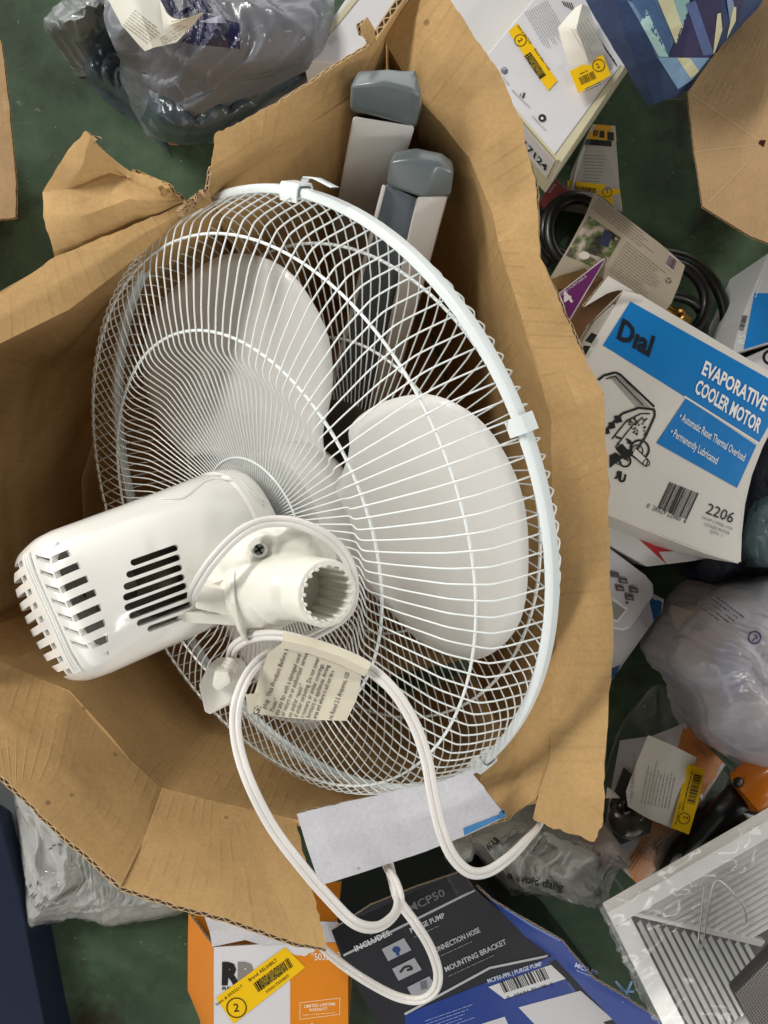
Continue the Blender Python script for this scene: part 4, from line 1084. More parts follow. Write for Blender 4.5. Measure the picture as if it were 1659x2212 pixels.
for z, ch in ((z2((520, 305)), 0), (z2((605, 412)), 1), (z2((684, 510)), 2)):
    u, v = z[0]
    if ch == 0: ik.ring((u, v), 6.5, 1.5, '#5a5a66', 2); ik.poly([(u-5, v-1), (u+6, v-3), (u+4, v+6), (u-2, v+6)], '#6a6a78', 2, 1)
    if ch == 1: ik.line((u-3, v+6), (u+1, v-6), 4.5, '#4b4850', 2); ik.line((u-9, v+2), (u-7, v-5), 1.4, '#4b4850', 2)
    if ch == 2: ik.disc((u, v), 8.5, '#2b2a2c', 2); ik.disc((u-.5, v+.5), 3.2, '#d7d7dc', 3)
ik.text('PRESSURE BALANCER', (1104, 196), (.72, .70), 6, '#8a8a90', 2, w=56); ik.text('INTERNAL STOP', (1148, 252), (.68, .73), 6, '#8a8a90', 2, w=44); ik.text('ACCESS', (1085, 168), (.6, .8), 6, '#8a8a90', 2, w=22)
ik.scribble((1180, 0), (.50, .86), 95, 3.2, 12, 4.8, '#9b9ba3', 2, seed=3, n=(-.86, .50))
for k in range(7): ik.line((1288 + 6*k, 76 + 8.5*k), (1296 + 6*k, 88 + 9*k), 3, '#3a3a3e', 2, 1)
for k in range(5): ik.line((1214 + 5*k, 2 + 1*k), (1220 + 5*k, 12 + 3*k), 2.4, '#3a3a3e', 2, 1)
ik.done()
eL, eB = at(1030, 143, .222), at(1212, 350, .222); eD = (eB - eL).normalized(); eN = Vector((eD.y, -eD.x, 0)); eN = eN if eN.dot(Vector((-eL.x, -eL.y, 0))) > 0 else -eN
def onside(d, z): p = eB - eD * d + eN * .0008; return Vector((p.x, p.y, z))
lb = grid_sheet('end_label', [[onside(.075, .214), onside(.006, .214)], [onside(.075, .178), onside(.006, .178)]], M_WHITEC, wb, .0006, None, (3, 3), 0)
ltx = [onside(.046, .186), onside(.010, .186)]
def topx(p): return ((p.x / (H - p.z)) * F + 829.5, -(p.y / (H - p.z)) * F + 1106)
q0, q1, q2 = topx(ltx[0]), topx(ltx[1]), topx(onside(.046, .206))
ik = Ink(lb, 'lettering'); ik.text('17124', q0, (q1[0]-q0[0], q1[1]-q0[1]), 18, '#26262a', 6, w=math.dist(q0, q1), bold=.02, skew=(q2[0]-q0[0], q2[1]-q0[1])); ik.done()
def sticker(host, name, quad, num_at, num_r, num_dir, bar, label=None, texts=(), dx=0):
    ik = Ink(host, name); ik.poly(quad, M_YEL, 3, 6)
    K = '#2a2208'
    if num_at:
        ik.ring(num_at, num_r, num_r*.12, K, 5); d = Vector(num_dir).normalized(); n = Vector((d.y, -d.x))
        o = Vector(num_at) - d*num_r*.33 - n*num_r*.4; ik.text('2', o, d, num_r*1.2, K, 5, bold=.01)
    if bar:
        o, d, w, h, n = bar; ik.barcode(o, d, w, h, K, 5, seed=int(o[0]), n=n)
        ik.poly([Vector(o)+Vector(d).normalized()*w*.14+Vector(n).normalized()*h*.15, Vector(o)+Vector(d).normalized()*w*.86+Vector(n).normalized()*h*.15, Vector(o)+Vector(d).normalized()*w*.86+Vector(n).normalized()*h*.85, Vector(o)+Vector(d).normalized()*w*.14+Vector(n).normalized()*h*.85], mat('ink_mottle', '#8a7413', rough=.5), 6, 2)
        dd = Vector(d).normalized(); nn_ = Vector(n).normalized(); rn = random.Random(5)
        for i in range(46):
            p = Vector(o) + dd*w*rn.uniform(.15, .82) + nn_*h*rn.uniform(.18, .8); q = h*.07
            ik.poly([p, p+dd*q*2, p+dd*q*2+nn_*q, p+nn_*q], K, 7, 1)
    for t in texts: ik.text(t[0], t[1], t[2], t[3], K, 5, w=t[4], bold=.004)
    return ik.done()
sticker(wt, 'yellow_sticker', [(1098, 68), (1118, 50), (1204, 174), (1184, 196)], (1124, 87), 12.5, (.60, .80), ((1146, 112), (.56, .83), 62, 17, (-.83, .56)),
        texts=(('Item # 5017124', (1117, 56), (.57, .82), 7.5, 48), ('Brand: allen + roth', (1153, 106), (.57, .82), 7, 56), ('5/50/17102000001', (1141, 128), (.57, .82), 5, 48)))
for o in list(COL.objects):
    pass
rc = paper('receipt', [[(1240, 20, .236), (1258, 8, .245), (1272, 18, .238)], [(1205, 60, .234), (1245, 62, .25), (1290, 72, .238)], [(1220, 110, .233), (1262, 106, .244), (1310, 115, .232)], [(1234, 158, .228), (1275, 146, .234), (1316, 132, .228)]], 'grey slip of paper with a yellow sticker lying on the white box', cat='receipt')
ik = Ink(rc, 'lettering'); ik.scribble((1232, 60), (.5, .86), 72, 3.6, 7, 7, '#b9b7a8', 2, seed=8, n=(.86, -.5)); ik.done()
st = grid_sheet('sticker', rowsz([(1230, 154, .2345), (1302, 118, .2345)], [(1250, 201, .2345), (1320, 162, .2345)]), M_YEL, rc, .0003, None, (5, 5), .0004, 60)
ik = Ink(st, 'lettering'); ik.ring((1293, 141), 13, 1.5, '#2a2208', 2); ik.text('2', (1290, 148), (.9, -.42), 15, '#2a2208', 2); ik.barcode((1249, 168), (.9, -.42), 34, 17, '#3a3010', 2, seed=3); ik.scribble((1252, 160), (.9, -.42), 26, 3, 1, 6, '#3a3010', 2, seed=1); ik.scribble((1264, 192), (.9, -.42), 40, 3, 2, 5, '#3a3010', 2, seed=2); ik.done()

# --- patterned fabric parcel, top right
M_NAVY = mat('navy_fabric', '#2b4068', rough=.8, bump=.35, bscale=300, var=.12, vscale=25)
pil = grid_sheet('patterned_cushion', rowsz([(1255, -60, .30), (1330, -80, .36), (1420, -90, .38), (1520, -80, .37), (1600, -60, .34), (1670, -40, .28)],
    [(1264, 0, .30), (1330, -10, .35), (1420, -10, .37), (1510, -10, .365), (1590, 10, .33), (1640, 14, .27)],
    [(1312, 80, .30), (1350, 70, .335), (1420, 62, .352), (1490, 56, .35), (1550, 60, .325), (1598, 60, .26)],
    [(1352, 150, .29), (1378, 142, .315), (1425, 130, .33), (1475, 118, .33), (1520, 110, .30), (1566, 100, .25)],
    [(1378, 196, .27), (1400, 188, .29), (1430, 176, .30), (1465, 160, .30), (1505, 145, .28), (1540, 134, .24)],
    [(1397, 230, .235), (1414, 226, .25), (1436, 219, .255), (1464, 208, .25), (1492, 192, .235), (1514, 166, .22)]), M_NAVY, None, .05, None, (8, 8), .0018, 22)
tag(pil, 'navy blue cushion with a slanted geometric stripe pattern', 'cushion')
ik = Ink(pil, 'printed_pattern'); FB = lambda n, c: mat('fabric_' + n, c, rough=.8, bump=.3, bscale=300, var=.14, vscale=40)
def pp(pts, c, l=1): ik.poly(z2(*pts), c, l*3, 22)
pp([(1050, -60), (1180, -60), (1300, 250), (1180, 250)], FB('mid', '#55789c'), 1)
pp([(1050, 0), (1130, 30), (1190, 245), (1275, 385)], FB('mid2', '#6d90b3'), 1)
pp([(1133, 40), (1108, 100), (1188, 245), (1234, 246)], FB('aqua', '#a9cfd0'), 2)
pp([(1060, -10), (1150, -30), (1240, 150), (1232, 246)], FB('steel', '#44648f'), 2)
pp([(1175, -20), (1240, -30), (1292, 118), (1262, 190)], FB('cream', '#d3d2ae'), 3)
pp([(1240, -30), (1325, -20), (1310, 60), (1290, 120)], FB('pale', '#8fb4b8'), 3)
pp([(1335, -10), (1340, 30), (1420, 250), (1232, 246)], FB('indigo', '#302f58'), 3)
pp([(1305, 20), (1345, 0), (1425, 235), (1380, 240)], FB('denim', '#54699b'), 4)
pp([(1335, -40), (1450, -40), (1470, 120), (1415, 250)], FB('indigo2', '#312e54'), 2)
pp([(1183, 248), (1418, 250), (1340, 340), (1270, 385)], FB('powder', '#7fa5c8'), 3)
pp([(1265, 250), (1320, 250), (1365, 310), (1325, 338)], FB('cream', '#d3d2ae'), 4)
pp([(1440, 60), (1455, 55), (1462, 130), (1420, 255)], FB('cream', '#d3d2ae'), 4)
pp([(1475, -40), (1500, -40), (1520, 60), (1500, 130)], FB('bluegrey', '#7d8fb0'), 4)
pp([(1510, 30), (1522, 30), (1520, 90), (1480, 170)], FB('cream', '#d3d2ae'), 5)
pp([(1500, -40), (1560, -40), (1540, 60), (1525, 110)], FB('indigo', '#302f58'), 3)
ik.done()

# --- cardboard at the right edge
rbx = thing('cardboard_box', at(1640, 300, 0), 'brown box with a small dark hole in its scored side at the right edge', 'cardboard box')
rs = grid_sheet('flap', rowsz([(1655, -20, .26), (1720, -40, .27), (2060, -60, .28)], [(1560, 95, .26), (1700, 120, .27), (2060, 120, .28)], [(1485, 200, .26), (1650, 310, .268), (2060, 350, .28)], [(1500, 330, .26), (1650, 312, .268), (2060, 400, .28)], [(1517, 446, .26), (1620, 510, .265), (2060, 680, .27)]), M_CARDP, rbx, .004, M_EDGE, (6, 8), .0015, 14, jag=.0006, rag=('left',))
poly_prism('wall', [(1990, 0, .25), (2200, 0, .25), (2200, 640, .25), (1990, 640, .25)], .001, M_CARDP, rbx)
ik = Ink(rs, 'hole'); ik.poly(z2((1625, 605), (1650, 605), (1640, 636), (1617, 620)), '#3a0f0c', 1, 2); ik.done()
ik = Ink(rs, 'score_lines'); LC_ = mat('score_crease', '#c4aa83', rough=.8)
for a, b in (((1320, 400), (1620, 606)), ((1345, 655), (1618, 622)), ((1405, 870), (1630, 640))): ik.line(z2(a)[0], z2(b)[0], 2.0, LC_, 1, 10)
ik.done()

# --- small yellow and white parts pack
pk = poly_prism('parts_pack', [(1280, 268, .03), (1329, 272, .03), (1338, 400, .035), (1345, 456, .03), (1226, 436, .03), (1250, 340, .035)], .003, [mat('pack_card', '#b9b6b0', rough=.5, var=.08)], None, bev=.001)
tag(pk, 'small hanging parts pack with a yellow header and white back on the green floor', 'parts pack')
ik = Ink(pk); Y2 = mat('pack_yellow', '#d9a21b', rough=.4); K = '#19171a'
ik.poly([(1279, 268), (1329, 272), (1332, 305), (1268, 300)], Y2, 1); ik.poly([(1268, 300), (1332, 305), (1333, 318), (1262, 312)], K, 2)
ik.poly([(1296, 282), (1306, 282), (1306, 298), (1294, 297)], K, 2, 1); ik.poly([(1312, 284), (1326, 286), (1326, 304), (1312, 302)], K, 2, 1); ik.poly([(1282, 280), (1293, 281), (1291, 294), (1280, 293)], '#6b4d10', 2, 1)
ik.scribble((1262, 335), (1, .05), 55, 3, 10, 7, '#77746e', 2, seed=4); ik.poly([(1226, 390), (1338, 402), (1344, 446), (1226, 430)], M_YEL, 3)
ik.ring((1312, 415), 10, 1.4, K, 4); ik.text('2', (1315, 409), (-1, -.05), 12, K, 4); ik.barcode((1243, 402), (1, .1), 46, 14, K, 4, seed=2); ik.done()
bk = poly_prism('red_booklet', [(1168, 432, .045), (1198, 383, .045), (1232, 414, .045), (1190, 470, .045)], .002, mat('dark_red_card', '#6e2a2c', rough=.5), None)
tag(bk, 'dark red card corner poking out between the carton and black hose', 'card'); ik = Ink(bk); ik.text('RISON', (1188, 418), (.6, -.8), 8, '#b9a0a0', 1); ik.done()

# --- black appliance hose with its card
hs_ = thing('supply_hose', at(1330, 560, 0), 'black rubber hose coiled under its printed beige card, brass end showing', 'hose')
def coil(name, c, rx, ry, z, r, a0=0, a1=2*math.pi, n=60, dz=0, m=None):
    pts = [at(c[0] + rx*math.cos(a0+(a1-a0)*i/n), c[1] + ry*math.sin(a0+(a1-a0)*i/n), z + dz*i/n) for i in range(n+1)]
    return tube(name, pts, r, m or M_RUBBER, hs_, 12)
coil('hose', (1250, 492), 74, 66, .05, .0075); coil('hose', (1246, 500), 60, 74, .065, .007, .4, 5.9); coil('hose', (1240, 505), 86, 80, .03, .0075, 2.2, 7.5)
tube('hose', catmull([at(*p) for p in [(1400, 560, .05), (1475, 576, .05), (1512, 610, .05), (1524, 655, .05), (1505, 705, .05), (1460, 725, .04)]], 8), .0068, M_RUBBER, hs_, 12)
tube('hose', catmull([at(*p) for p in [(1400, 540, .04), (1490, 562, .035), (1545, 615, .035), (1567, 680, .035), (1555, 730, .03), (1520, 775, .03)]], 8), .0068, M_RUBBER, hs_, 12)
tube('hose', catmull([at(*p) for p in [(1420, 640, .06), (1462, 640, .055), (1500, 655, .05), (1520, 690, .04), (1515, 740, .03)]], 8), .006, M_RUBBER, hs_, 12)
M_BRASS = mat('brass', '#c0914a', rough=.25, metal=1)
tube('brass_fitting', [at(1440, 670, .07), at(1456, 680, .07), at(1456, 680, .07), at(1470, 688, .07), at(1470, 688, .07), at(1484, 695, .068)], [.008, .008, .0105, .0105, .008, .0075], M_BRASS, hs_, 8)
cd_ = grid_sheet('card', rowsz([(1284, 417, .12), (1350, 468, .125), (1420, 522, .125), (1480, 574, .12)], [(1262, 470, .122), (1330, 515, .128), (1400, 560, .128), (1468, 612, .122)], [(1230, 530, .12), (1300, 565, .127), (1380, 610, .126), (1450, 655, .12)], [(1187, 602, .11), (1262, 580, .118), (1345, 625, .118), (1438, 672, .115)]), mat('card_beige', '#a59b8a', rough=.5, var=.05), hs_, .0006, None, (5, 6), .0008, 25)
ik = Ink(cd_)
PG = bpy.data.materials.new('printed_photo'); PG.use_nodes = True
nt = PG.node_tree; tcn = N(nt, 'ShaderNodeTexCoord'); nz = N(nt, 'ShaderNodeTexNoise', Scale=75.0, Detail=4.0); nt.links.new(tcn.outputs['Object'], nz.inputs['Vector'])
cr = N(nt, 'ShaderNodeValToRGB'); nt.links.new(nz.outputs[0], cr.inputs[0]); e = cr.color_ramp.elements; e[0].position = .36; e[0].color = lin('#2c2a20'); e[1].position = .66; e[1].color = lin('#b9aea6')
for p_, c_ in ((.44, '#5c5140'), (.5, '#4c6a34'), (.57, '#9a8a7c')): q = cr.color_ramp.elements.new(p_); q.color = lin(c_)
nt.links.new(cr.outputs[0], nt.nodes['Principled BSDF'].inputs['Base Color']); nt.nodes['Principled BSDF'].inputs['Roughness'].default_value = .4
ik.poly([(1272, 466), (1342, 514), (1300, 585), (1222, 552)], PG, 1, 6); ik.poly([(1306, 494), (1322, 506), (1314, 534), (1294, 528)], '#2c3350', 2, 2); ik.disc((1262, 552), 12, '#c9c4be', 2, sq=.7)
ik.scribble((1292, 428), (.78, .62), 170, 3, 5, 6, '#6e675a', 2, seed=1, n=(-.62, .78)); ik.scribble((1352, 522), (.78, .62), 110, 3, 13, 6, '#6e675a', 2, seed=2, n=(-.5, .86))
ik.poly([(1444, 546), (1466, 562), (1456, 588), (1436, 574)], '#b9a9a8', 3, 2); ik.barcode((1446, 550), (.78, .62), 22, 22, '#4b3a44', 4, seed=2, n=(-.35, .9))
for k in range(3):
    a = k*2.1; ik.line((1444 + 6*math.cos(a), 606 + 6*math.sin(a)), (1444 + 6*math.cos(a+1.4), 606 + 6*math.sin(a+1.4)), 2.6, '#4c473c', 3, 1)
ik.done()

# --- purple tag and the little brown box below it
bb = thing('small_brown_box', at(1260, 640, 0), 'small open brown box beneath the purple tag, dark inside', 'cardboard box')
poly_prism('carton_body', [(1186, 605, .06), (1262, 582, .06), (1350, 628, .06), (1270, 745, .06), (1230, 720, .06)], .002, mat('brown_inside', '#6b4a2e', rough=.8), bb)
grid_sheet('flap', rowsz([(1188, 604, .09), (1300, 560, .09)], [(1180, 625, .065), (1250, 622, .065)]), M_CARD, bb, .003, M_EDGE, (3, 4), .001, 20)
pt = grid_sheet('purple_tag', rowsz([(1307, 556, .13), (1309, 557, .13)], [(1250, 600, .125), (1270, 620, .125)], [(1195, 641, .12), (1226, 706, .12)]), mat('purple_print', '#6a2568', rough=.4), None, .001, None, (6, 6), .0004, 30)
tag(pt, 'purple triangular sale tag with white numerals tucked beside the carton', 'tag')
ik = Ink(pt, 'lettering'); ik.line((1197, 642), (1306, 558), 2.2, '#cfc6cc', 1, 8); ik.line((1224, 702), (1307, 561), 2.4, '#cfc6cc', 1, 8)
ik.text('1/4', (1203, 676), (.80, -.60), 40, '#e3dde0', 2, w=46, bold=.03); ik.text('THIS PORTABLE', (1212, 640), (.80, -.60), 8, '#cfc6cc', 2, w=70); ik.text('P', (1222, 696), (.8, -.6), 14, '#e3dde0', 2); ik.done()

# --- evaporative cooler motor box
dl = thing('motor_box', at(1450, 900, 0), 'white cooler motor box with bright blue printed panels right of the carton', 'box')
zt = .20
ft = [(1345, 631), (1380, 640), (1480, 700), (1580, 760), (1660, 806), (1712, 838)]
fb_ = [(1111, 1030), (1190, 1058), (1322, 1112), (1430, 1155), (1520, 1190), (1596, 1213)]
rows = []
for i in range(7):
    t = i / 6; row = []
    for k, (a, b) in enumerate(zip(ft, fb_)):
        u = a[0]*(1-t) + b[0]*t; v = a[1]*(1-t) + b[1]*t; s = k / 5
        bow = math.sin(math.pi*t)
        u -= bow * 34 * s**3 * 1.0; v -= 0
        row.append(at(u, v, zt - .020 * s**2 * bow + .003*math.sin(s*7)*bow))
    rows.append(row)
WH = mat('white_glossy_carton', '#dcdad5', rough=.33, var=.05, vscale=14, coat=.15, bump=.05, bscale=30)
df = grid_sheet('printed_face', rows, WH, dl, .003, M_EDGEW, (5, 6), .0008, 16)
vsb = [Vector(p) for p in (rows[0][0], rows[0][2], rows[0][-1])] + [rows[2][-1], rows[3][-1], rows[4][-1]] + [Vector(p) for p in (rows[-1][-1], rows[-1][2], rows[-1][0])]
cb_ = sum(vsb, Vector())/len(vsb)
topv = [Vector((cb_.x + (p.x-cb_.x)*.985, cb_.y + (p.y-cb_.y)*.985, .165)) for p in vsb]; botv = [Vector((p.x, p.y, .015)) for p in topv]; n_ = len(topv)
fs = [tuple(reversed(range(n_))), tuple(n_+i for i in range(n_))] + [(i, (i+1) % n_, n_+(i+1) % n_, n_+i) for i in range(n_)]
obj('carton_body', topv + botv, fs, WH, dl, smooth=False)
# raised rims joining face and body
for a, b in ((rows[0], 'up'), (rows[-1], 'down')):
    grid_sheet('side_panel', [[p.copy() for p in a], [Vector((cb_.x + (p.x-cb_.x)*.985, cb_.y + (p.y-cb_.y)*.985, .03)) for p in a]], WH, dl, .002, None, (3, 4), 0)
grid_sheet('side_panel', [[r[-1].copy() for r in rows], [Vector((r[-1].x*.99, r[-1].y*.99, .03)) for r in rows]], WH, dl, .002, None, (3, 4), 0)
grid_sheet('flap', rowsz([(1314, 596, .225), (1372, 631, .212)], [(1262, 664, .215), (1330, 624, .212)]), WH, dl, .003, M_EDGEW, (4, 4), .001, 30)
ik = Ink(df)
BL = mat('bright_blue_print', '#1a7cc6', rough=.32, coat=.15)
ik.poly([(1362, 651), (1302, 746), (1639, 957), (1704, 842)], BL, 1, 22)
ik.poly([(1482, 860), (1418, 957), (1592, 1054), (1634, 962)], BL, 2, 14)
ik.line((1478, 856), (1640, 958), 4, '#e4e2dd', 3, 12)
bd = Vector((.87, .50)); sk = Vector((.52, -.85))
ik.text('Dıal', (1330, 728), bd, 62, '#141d28', 4, w=84, bold=.035, skew=(.30, -.95))
ik.text('EVAPORATIVE', (1514, 806), Vector((.857, .515)), 42, '#eef0f0', 5, w=160, bold=.03, skew=(.33, -.94))
ik.text('COOLER MOTOR', (1499, 846), Vector((.84, .54)), 42, '#eef0f0', 5, w=166, bold=.03, skew=(.33, -.94))
ik.text('• Automatic Reset Thermal Overload', (1466, 905), Vector((.83, .54)), 24, '#dfe9ef', 5, w=168, bold=.012, skew=(.33, -.94))
ik.text('• Permanently Lubricated', (1447, 938), Vector((.83, .54)), 24, '#dfe9ef', 5, w=120, bold=.012, skew=(.33, -.94))
K = '#17191b'
# motor drawing
def zz4(*p): return z4(*p)
ik.polyline(zz4((925, 545), (950, 525), (1000, 512), (1020, 520), (1168, 660)), 5, K, 3); ik.polyline(zz4((960, 540), (1000, 528), (1120, 655)), 2.5, K, 3)
for k in range(8): ik.line(zz4((975 + 6*k, 528 - 1*k))[0], zz4((1095 + 9*k, 665 + 1*k))[0], .9, K, 3, 2)
ik.polyline(zz4((960, 760), (1030, 690), (1100, 665), (1168, 672), (1170, 700), (1130, 790), (1090, 850)), 5, K, 3); ik.polyline(zz4((985, 800), (1050, 720), (1110, 690), (1150, 690)), 3, K, 3); ik.polyline(zz4((1000, 835), (1075, 740), (1120, 705)), 2.4, K, 3)
for c, rr in (((1012, 715), 9), ((985, 742), 8), ((965, 768), 6)): u, v = zz4(c)[0]; ik.poly([(u-rr, v-rr*.8), (u+rr*.6, v-rr*1.1), (u+rr, v+rr*.6), (u-rr*.6, v+rr)], K, 3, 1)
rn = random.Random(4)
for k in range(34):
    u, v = zz4((rn.uniform(1065, 1140), rn.uniform(705, 775)))[0]; a = rn.uniform(0, 3); l = rn.uniform(3, 8); ik.line((u, v), (u + l*math.cos(a), v + l*math.sin(a)), 2.6, K, 3, 1)
for k in range(16):
    u, v = zz4((rn.uniform(985, 1060), rn.uniform(790, 900)))[0]; ik.line((u, v), (u + rn.uniform(6, 14), v + rn.uniform(4, 9)), rn.uniform(2, 5), K, 3, 1)
ik.ring(zz4((1105, 845))[0], 20, 4.5, K, 3); ik.ring(zz4((1095, 850))[0], 12, 2.5, K, 3)
ik.poly(zz4((1088, 838), (1140, 890), (1128, 915), (1074, 868)), '#dcdad5', 4, 3); ik.polyline(zz4((1088, 838), (1142, 890), (1130, 918), (1070, 866)), 2.6, K, 5); ik.ring(zz4((1134, 903))[0], 7, 2.2, K, 5)
ik.poly(zz4((1000, 840), (1030, 820), (1075, 870), (1040, 890)), K, 3, 2); ik.ring(zz4((1042, 895))[0], 12, 4, K, 3); ik.poly(zz4((975, 870), (1000, 860), (1020, 890), (975, 925)), K, 3, 2)
ik.text('R', (1343, 1036), Vector((-.97, -.2)), 24, K, 3, bold=.05, skew=(.1, -1)); ik.text('U', (1334, 1039), Vector((.97, .2)), 24, K, 3, bold=.05)
ik.barcode(z4((1235, 985))[0], Vector((.93, .36)), 66, 62, '#2a2a2a', 3, seed=9, n=(-.42, .91))
ik.text('0  26529 22060  6', (1396, 1096), Vector((.93, .38)), 15, '#2a2a2a', 3, w=92)
ik.text('2206', (1523, 1108), Vector((.93, .36)), 34, '#303030', 3, w=62, bold=.004)
ik.text('3/4 HP 2 SPEED 115V', (1515, 1120), Vector((.93, .36)), 9.5, '#7a7a7a', 3, w=72); ik.text('COOLER MOTOR', (1519, 1134), Vector((.93, .36)), 10, '#7a7a7a', 3, w=60); ik.text('QTY. 1', (1533, 1150), Vector((.93, .36)), 9.5, '#7a7a7a', 3, w=28)
ik.done()
sd = Ink(bpy.data.objects['flap.006'] if 'flap.006' in bpy.data.objects else df)
grid_sheet('flap_print', rowsz([(1262, 746, .204), (1276, 748, .204)], [(1252, 762, .204), (1266, 766, .204)]), mat('ink_#17191b', '#17191b'), dl, .0005, None, (2, 2), 0)
grid_sheet('flap_print', rowsz([(1278, 718, .205), (1290, 724, .205)], [(1264, 736, .205), (1278, 742, .205)]), mat('ink_#17191b', '#17191b'), dl, .0005, None, (2, 2), 0)

# --- blue box at the right edge
bx = poly_prism('blue_box', [(1662, 545, .10), (1800, 600, .10), (1800, 700, .10), (1582, 764, .10), (1600, 690, .10)], .003, [mat('pale_carton', '#bdbfc0', rough=.45)], None)
tag(bx, 'blue and white printed box cut off by the right edge above the motor box', 'box')
ik = Ink(bx); ik.poly([(1645, 555), (1790, 600), (1790, 700), (1606, 755)], BL, 1, 5); ik.barcode((1594, 712), (.3, -1), 34, 12, '#3c3f44', 2, n=(1, .3), seed=5)
ik.text('85', (1607, 745), (.25, -.97), 22, '#dfe6ea', 2); ik.scribble((1625, 640), (.35, -.94), 60, 4, 2, 7, '#cfe0ec', 2, seed=3, n=(1, .3)); ik.done()
bw = poly_prism('white_carton', [(1588, 782, .08), (1800, 690, .08), (1800, 860, .08), (1700, 850, .08)], .002, [M_WHITEC], None)
tag(bw, 'white box with a round black mark, corner just under the blue box', 'box'); ik = Ink(bw); ik.ring((1664, 772), 14, 6, '#17181a', 1); ik.line((1590, 780), (1670, 742), 3, '#8e8c86', 1); ik.done()

# --- red and white box under the motor box
rw = poly_prism('red_white_box', [(1290, 1090, .07), (1400, 1085, .07), (1570, 1200, .07), (1482, 1214, .07), (1398, 1224, .07), (1300, 1168, .07)], .002, [M_WHITEC], None)
tag(rw, 'red and white box squeezed beneath the lower edge of the motor box', 'box')
ik = Ink(rw); ik.poly([(1322, 1112), (1380, 1120), (1486, 1214), (1440, 1219)], '#b5202a', 1, 4); ik.poly([(1400, 1130), (1420, 1125), (1570, 1200), (1486, 1214)], '#5d1418', 1, 4); ik.done()

# --- digital thermostat with card
bc_ = thing('blister_card', at(1370, 1380, 0), 'blue and white retail card lying under the white keypad timer', 'card')
crd = grid_sheet('card', rowsz([(1300, 1260, .02), (1380, 1266, .022), (1434, 1295, .02)], [(1300, 1330, .02), (1380, 1310, .022), (1430, 1322, .02)], [(1300, 1400, .02), (1370, 1360, .022), (1412, 1342, .02)], [(1300, 1480, .02), (1315, 1478, .02), (1332, 1455, .02)]), M_WHITEC, bc_, .002, None, (5, 5), .0008, 20)
ik = Ink(crd); ik.poly([(1398, 1276), (1436, 1294), (1431, 1320), (1412, 1342)], '#1d5f9e', 1, 3); ik.poly([(1318, 1445), (1340, 1436), (1332, 1456), (1318, 1470)], '#1d5f9e', 1, 2); ik.done()
tm = poly_prism('digital_timer', [(1300, 1170, .065), (1395, 1242, .065), (1412, 1262, .063), (1413, 1288, .063), (1362, 1358, .065), (1345, 1364, .065), (1300, 1355, .065)], .022, mat('timer_white', '#c9c9d2', rough=.35), None, bev=.003)
tag(tm, 'white digital timer with small brown keys and a grey display', 'timer')
HOST[tm.name] = ([at(u, v, .0651) for u, v in ((1200, 1100), (1500, 1100), (1500, 1500), (1200, 1500))], [(3, 2, 1, 0)])
for (x, y) in ((1035, 315), (1080, 355), (1020, 348), (1062, 388), (1000, 290)):
    u, v = z6((x, y))[0]; poly_prism('key', [(u-10, v-9, .067), (u+8, v-5, .067), (u+10, v+7, .067), (u-8, v+5, .067)], .064, mat('key_brown', '#5a5054', rough=.4), tm, bev=.0006)
ik = Ink(tm, 'display'); ik.poly(z6((985, 385), (1056, 435), (1010, 496), (975, 485)), '#e3e4e8', 1, 2); ik.poly(z6((985, 400), (1044, 440), (1008, 484), (980, 476)), '#8f958f', 2, 2); ik.disc(z6((1050, 410))[0], 2.6, '#3a3436', 2)
for (x, y) in ((1035, 315), (1080, 355), (1020, 348), (1062, 388)):
    u, v = z6((x, y))[0]; ik.line((u-5, v-1), (u+5, v+2), 2, '#b9b4b4', 12, 1)
ik.line(z6((1060, 345))[0], z6((1080, 334))[0], 1.4, '#8d8a90', 2); ik.done()

# --- pale plastic bag at the right
M_BAGW = film('pale_bag_film', '#c2c2cd', op=.55, rough=.24, scale=18, bumpd=.007, tint=(.85, .85, .9))
wbg = crumple('plastic_bag', [(1700, 1240), (1610, 1252), (1550, 1267), (1500, 1312), (1465, 1357), (1437, 1417), (1460, 1467), (1490, 1497), (1505, 1547), (1520, 1597), (1560, 1630), (1700, 1690), (1850, 1600), (1850, 1300)], .05, .19, M_BAGW, None, seed=23, cen=(1640, 1450), amp=.010, freq=9, ridg=.012, rings=64, nseg=16)
poly_prism('contents', [(1530, 1330, .13), (1640, 1300, .14), (1800, 1350, .14), (1800, 1600, .13), (1640, 1600, .13), (1560, 1560, .12), (1510, 1440, .12)], .01, mat('pale_goods', '#b3a9a4', rough=.6, var=.25, vscale=16), wbg, bev=.01)
poly_prism('contents', [(1620, 1500, .145), (1750, 1480, .145), (1750, 1600, .14), (1640, 1590, .14)], .10, mat('tan_goods', '#c08a62', rough=.6, var=.25, vscale=26), wbg, bev=.006)
poly_prism('contents', [(1540, 1400, .142), (1590, 1380, .142), (1610, 1500, .142), (1560, 1520, .14)], .10, mat('blue_goods', '#7488a8', rough=.6, var=.2, vscale=20), wbg, bev=.006)
tag(wbg, 'full pale grey plastic bag with small navy print and a round logo', 'plastic bag')
ik = Ink(wbg); NB = mat('navy_small_print', '#2c3360', rough=.4)
for k in range(5): ik.scribble((1534 - 5*k, 1279 + 8*k), (.80, .60), 118 - 14*k, 4.6, 1, 6, NB, 2, seed=k+3)
ik.ring((1630, 1377), 13, 3.4, NB, 2); ik.text('P', (1624, 1384), (.95, .3), 20, NB, 2, bold=.03); ik.done()

